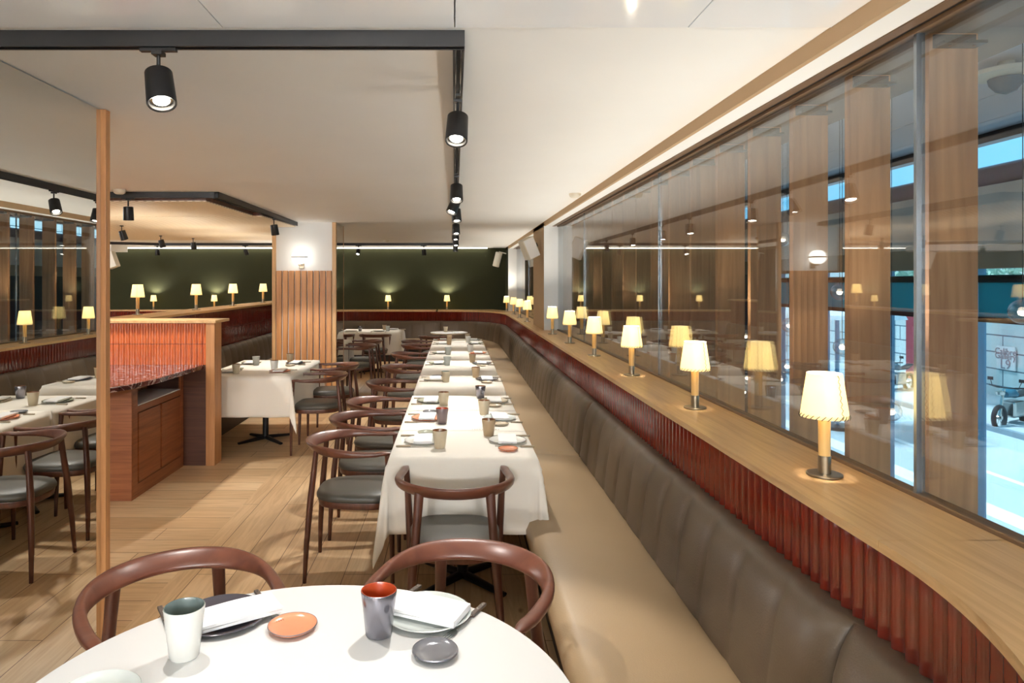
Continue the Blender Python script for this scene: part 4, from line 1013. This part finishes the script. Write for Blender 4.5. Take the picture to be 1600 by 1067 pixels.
b = MB(); b.box(13.2, 16.7, -6, 60, GZ-.1, GZ+.12); struct('ground_pavement', b, M['asphalt'])
b = MB(); b.box(13.05, 13.2, -6, 60, GZ, GZ+.125); struct('trim_95', b, M['kerbm'])
for x0, x1, lab in [(8.3, 8.75, 'wide white painted line on the street outside'), (10.1, 10.25, 'thin white painted line on the street outside')]:
    b = MB(); b.box(x0, x1, -6, 60, GZ+.001, GZ+.006); o = b.build('road_marking', M['paint']); tag(o, lab, 'road marking')
bd = thing('stone_building', 'pale stone building across the street with blue shutter and red doorway', 'building', (0, 0, 0))
b = MB(); b.box(16.7, 18, -6, 60, GZ, 5.0); b.build('wall', M['stone'], bd)
# red doorway and blue window placed where the photo shows them
def onwall(px, X=16.68): return X*F/(px-VX)
y0, y1 = onwall(1434), onwall(1421)
b = MB(); b.box(16.62, 16.7, y0-1.3, y1, GZ+.12, 1.35); b.build('door_recess', M['stone'], bd)
b = MB(); b.box(16.55, 16.66, y0, y1, GZ+.12, 1.35); b.box(16.55, 16.66, y0-1.5, y1, 1.05, 1.35); b.build('door_frame', plain('red_painted_door', (150, 50, 60), .5), bd)
y0, y1 = onwall(1397), onwall(1388)
f_ = MB(); f_.box(16.6, 16.7, y0, y1, -1.3, 1.3); w_ = f_.build('shuttered_window', plain('blue_shutter', (40, 120, 170), .5), bd)
b = MB(); y = y0+.1
while y < y1: b.box(16.56, 16.6, y, y+.03, -1.2, 1.2); y += .16
b.build('window_bars', M['extdark'], w_)
# poster (two short lines of lettering and a number)
ps = thing('wall_poster', 'pale poster with lettering on the stone wall across the street', 'poster', (16.66, 0, 0))
py0, py1 = onwall(1588), onwall(1559); 
b = MB(); b.box(-.02, .02, py0, py1, H-(580-VY)*py0/F*1.0, H-(543-VY)*py0/F); b.build('sheet', plain('poster_paper', (225, 218, 214), .7), ps)
for txt, yy, sz in [('Calibre', 550, .27), ('Gallery', 557, .27), ('L9', 572, .40)]:
    cu = bpy.data.curves.new('lettering', 'FONT'); cu.body = txt; cu.size = sz; cu.align_x = 'CENTER'; cu.extrude = .004
    to = bpy.data.objects.new('lettering', cu); C.objects.link(to); to.parent = ps; to.location = (-.03, (py0+py1)/2, H-(yy+4-VY)*(py0+py1)/2/F); to.rotation_euler = (pi/2, 0, -pi/2)
    cu.materials.append(plain('grey_lettering_'+txt, (150, 130, 135), .7))
    bpy.context.view_layer.update()
    me = bpy.data.meshes.new_from_object(to); me.materials.clear(); me.materials.append(cu.materials[0])
    mo_ = bpy.data.objects.new('lettering', me); C.objects.link(mo_); mo_.parent = ps; mo_.location = to.location; mo_.rotation_euler = to.rotation_euler
    bpy.data.objects.remove(to)
# awning-like white parasol and posts seen between fins
aw = thing('market_parasol', 'white market parasol with blue posts on the street', 'parasol', (9.5, 9.5*F/(1308-VX), GZ))
b = MB(); b.lathe([(1.5, 2.75), (1.45, 2.85), (.05, 3.7), (.02, 3.7)], 8, closed=False); b.build('canopy', M['paint'], aw)
b = MB(); b.tube([(0, 0, .05), (0, 0, 3.7)], .05, 10); b.build('pole', M['mull'], aw)
b = MB(); b.lathe([(.4, 0), (.4, .08), (.05, .1)], 20); b.build('base', M['extdark'], aw)
# street trees beyond (leafy strip over the blinds)
tr = thing('street_tree', 'leafy street tree above the blinds across the street', 'tree', (14.6, 20.0, GZ+.12))
b = MB(); b.tube([(0, 0, 0), (.05, 0, 2.2), (0, .1, 4.0)], [.16, .12, .09], 10); b.build('trunk', plain('bark', (90, 80, 70), .9), tr)
b = MB(); rnd = random.Random(4)
for k in range(1500):
    u = rnd.uniform(-1, 1); a = rnd.uniform(0, 6.283); rr = rnd.uniform(.5, 1)**.5; cx_, cy_, cz_ = 1.5*rr*cos(a)*sqrt(1-u*u), 3.2*rr*sin(a)*sqrt(1-u*u), 4.5+1.2*u*rr
    d = Vector((rnd.uniform(-1, 1), rnd.uniform(-1, 1), rnd.uniform(-1, 1))).normalized()*.14; e = d.orthogonal().normalized()*.07; c_ = Vector((cx_, cy_, cz_))
    b.add([c_-d, c_+e, c_+d, c_-e], [(0, 1, 2, 3)])
b.build('foliage', plain('leaf_green', (150, 185, 165), .7), tr)
# motorbike at the kerb
def motorbike(px, py, label):
    s = (py-VY)/(H-GZ); Y = F/s; X = (px-VX)/s
    m = thing('motorbike', label, 'motorbike', (X, Y, GZ), radians(118), 'parked motorbikes')
    dk = M['extdark']
    for yw in (-.68, .68):
        b = MB(); rings = []
        for i in range(28):
            a = 2*pi*i/28; c_ = Vector((0, yw+.27*cos(a), .31+.27*sin(a))); rad = Vector((0, cos(a), sin(a)))
            rings.append([tuple(c_+rad*.05*cos(2*pi*k/8)+Vector((1, 0, 0))*.06*sin(2*pi*k/8)) for k in range(8)])
        rings.append(rings[0]); b.sweep(rings, cap=False); wh = b.build('wheel', dk, m, smooth=True)
        b = MB(); b.tube([(-.06, yw, .31), (.06, yw, .31)], .05, 12, ref=(0, 0, 1))
        for i in range(6):
            a = pi*i/3; b.tube([(0, yw, .31), (0, yw+.24*cos(a), .31+.24*sin(a))], .012, 6, ref=(1, 0, 0))
        b.build('hub', M['chrome'], wh)
    b = MB(); b.tube([(0, .68, .31), (0, .55, .75), (0, .45, 1.0)], .035, 8, ref=(1, 0, 0)); b.build('fork', M['chrome'], m)
    b = MB(); b.tube([(-.36, .33, 1.05), (-.15, .45, 1.03), (.15, .45, 1.03), (.36, .33, 1.05)], .018, 8, ref=(0, 0, 1)); b.build('handlebar', dk, m)
    b = MB(); b.tube([(0, .40, .85), (0, .2, .90), (0, -.05, .82)], [(.08, .08), (.17, .13), (.11, .09)], 14, ref=(1, 0, 0)); b.build('tank', plain('teal_paint', (40, 100, 120), .3), m, smooth=True)
    b = MB(); b.tube([(0, -.02, .80), (0, -.4, .80), (0, -.75, .90)], [(.12, .05), (.15, .05), (.10, .03)], 12, ref=(1, 0, 0)); b.build('seat', dk, m, smooth=True)
    b = MB(); b.box(-.17, .17, -.25, .28, .28, .68); b.build('engine', M['chrome'], m, bevel=.05)
    b = MB(); b.tube([(.12, .2, .4), (.16, -.1, .25), (.18, -.8, .35)], [.03, .04, .05], 10, ref=(0, 0, 1)); b.build('exhaust', M['chrome'], m, smooth=True)
    b = MB(); b.lathe([(.02, -.08), (.09, -.05), (.1, .02), (.03, .05)], 14, (0, .62, .92)); b.build('headlight', M['chrome'], m, smooth=True)
    for s_ in (-1, 1): b = MB(); b.tube([(s_*.28, .38, 1.05), (s_*.33, .36, 1.2)], .008, 6); b.box(s_*.33-.06, s_*.33+.06, .35, .37, 1.18, 1.26); b.build('wing_mirror', dk, m)
    return m
motorbike(1583, 668, 'parked motorbike at the kerb, right edge of the street view')
motorbike(1402, 614, 'parked motorbike glimpsed between two oak fins')

dupl = {k: v for k, v in USED.items() if len(v) > 1}
print('SHARED LABELS', {k: len(v) for k, v in dupl.items()})
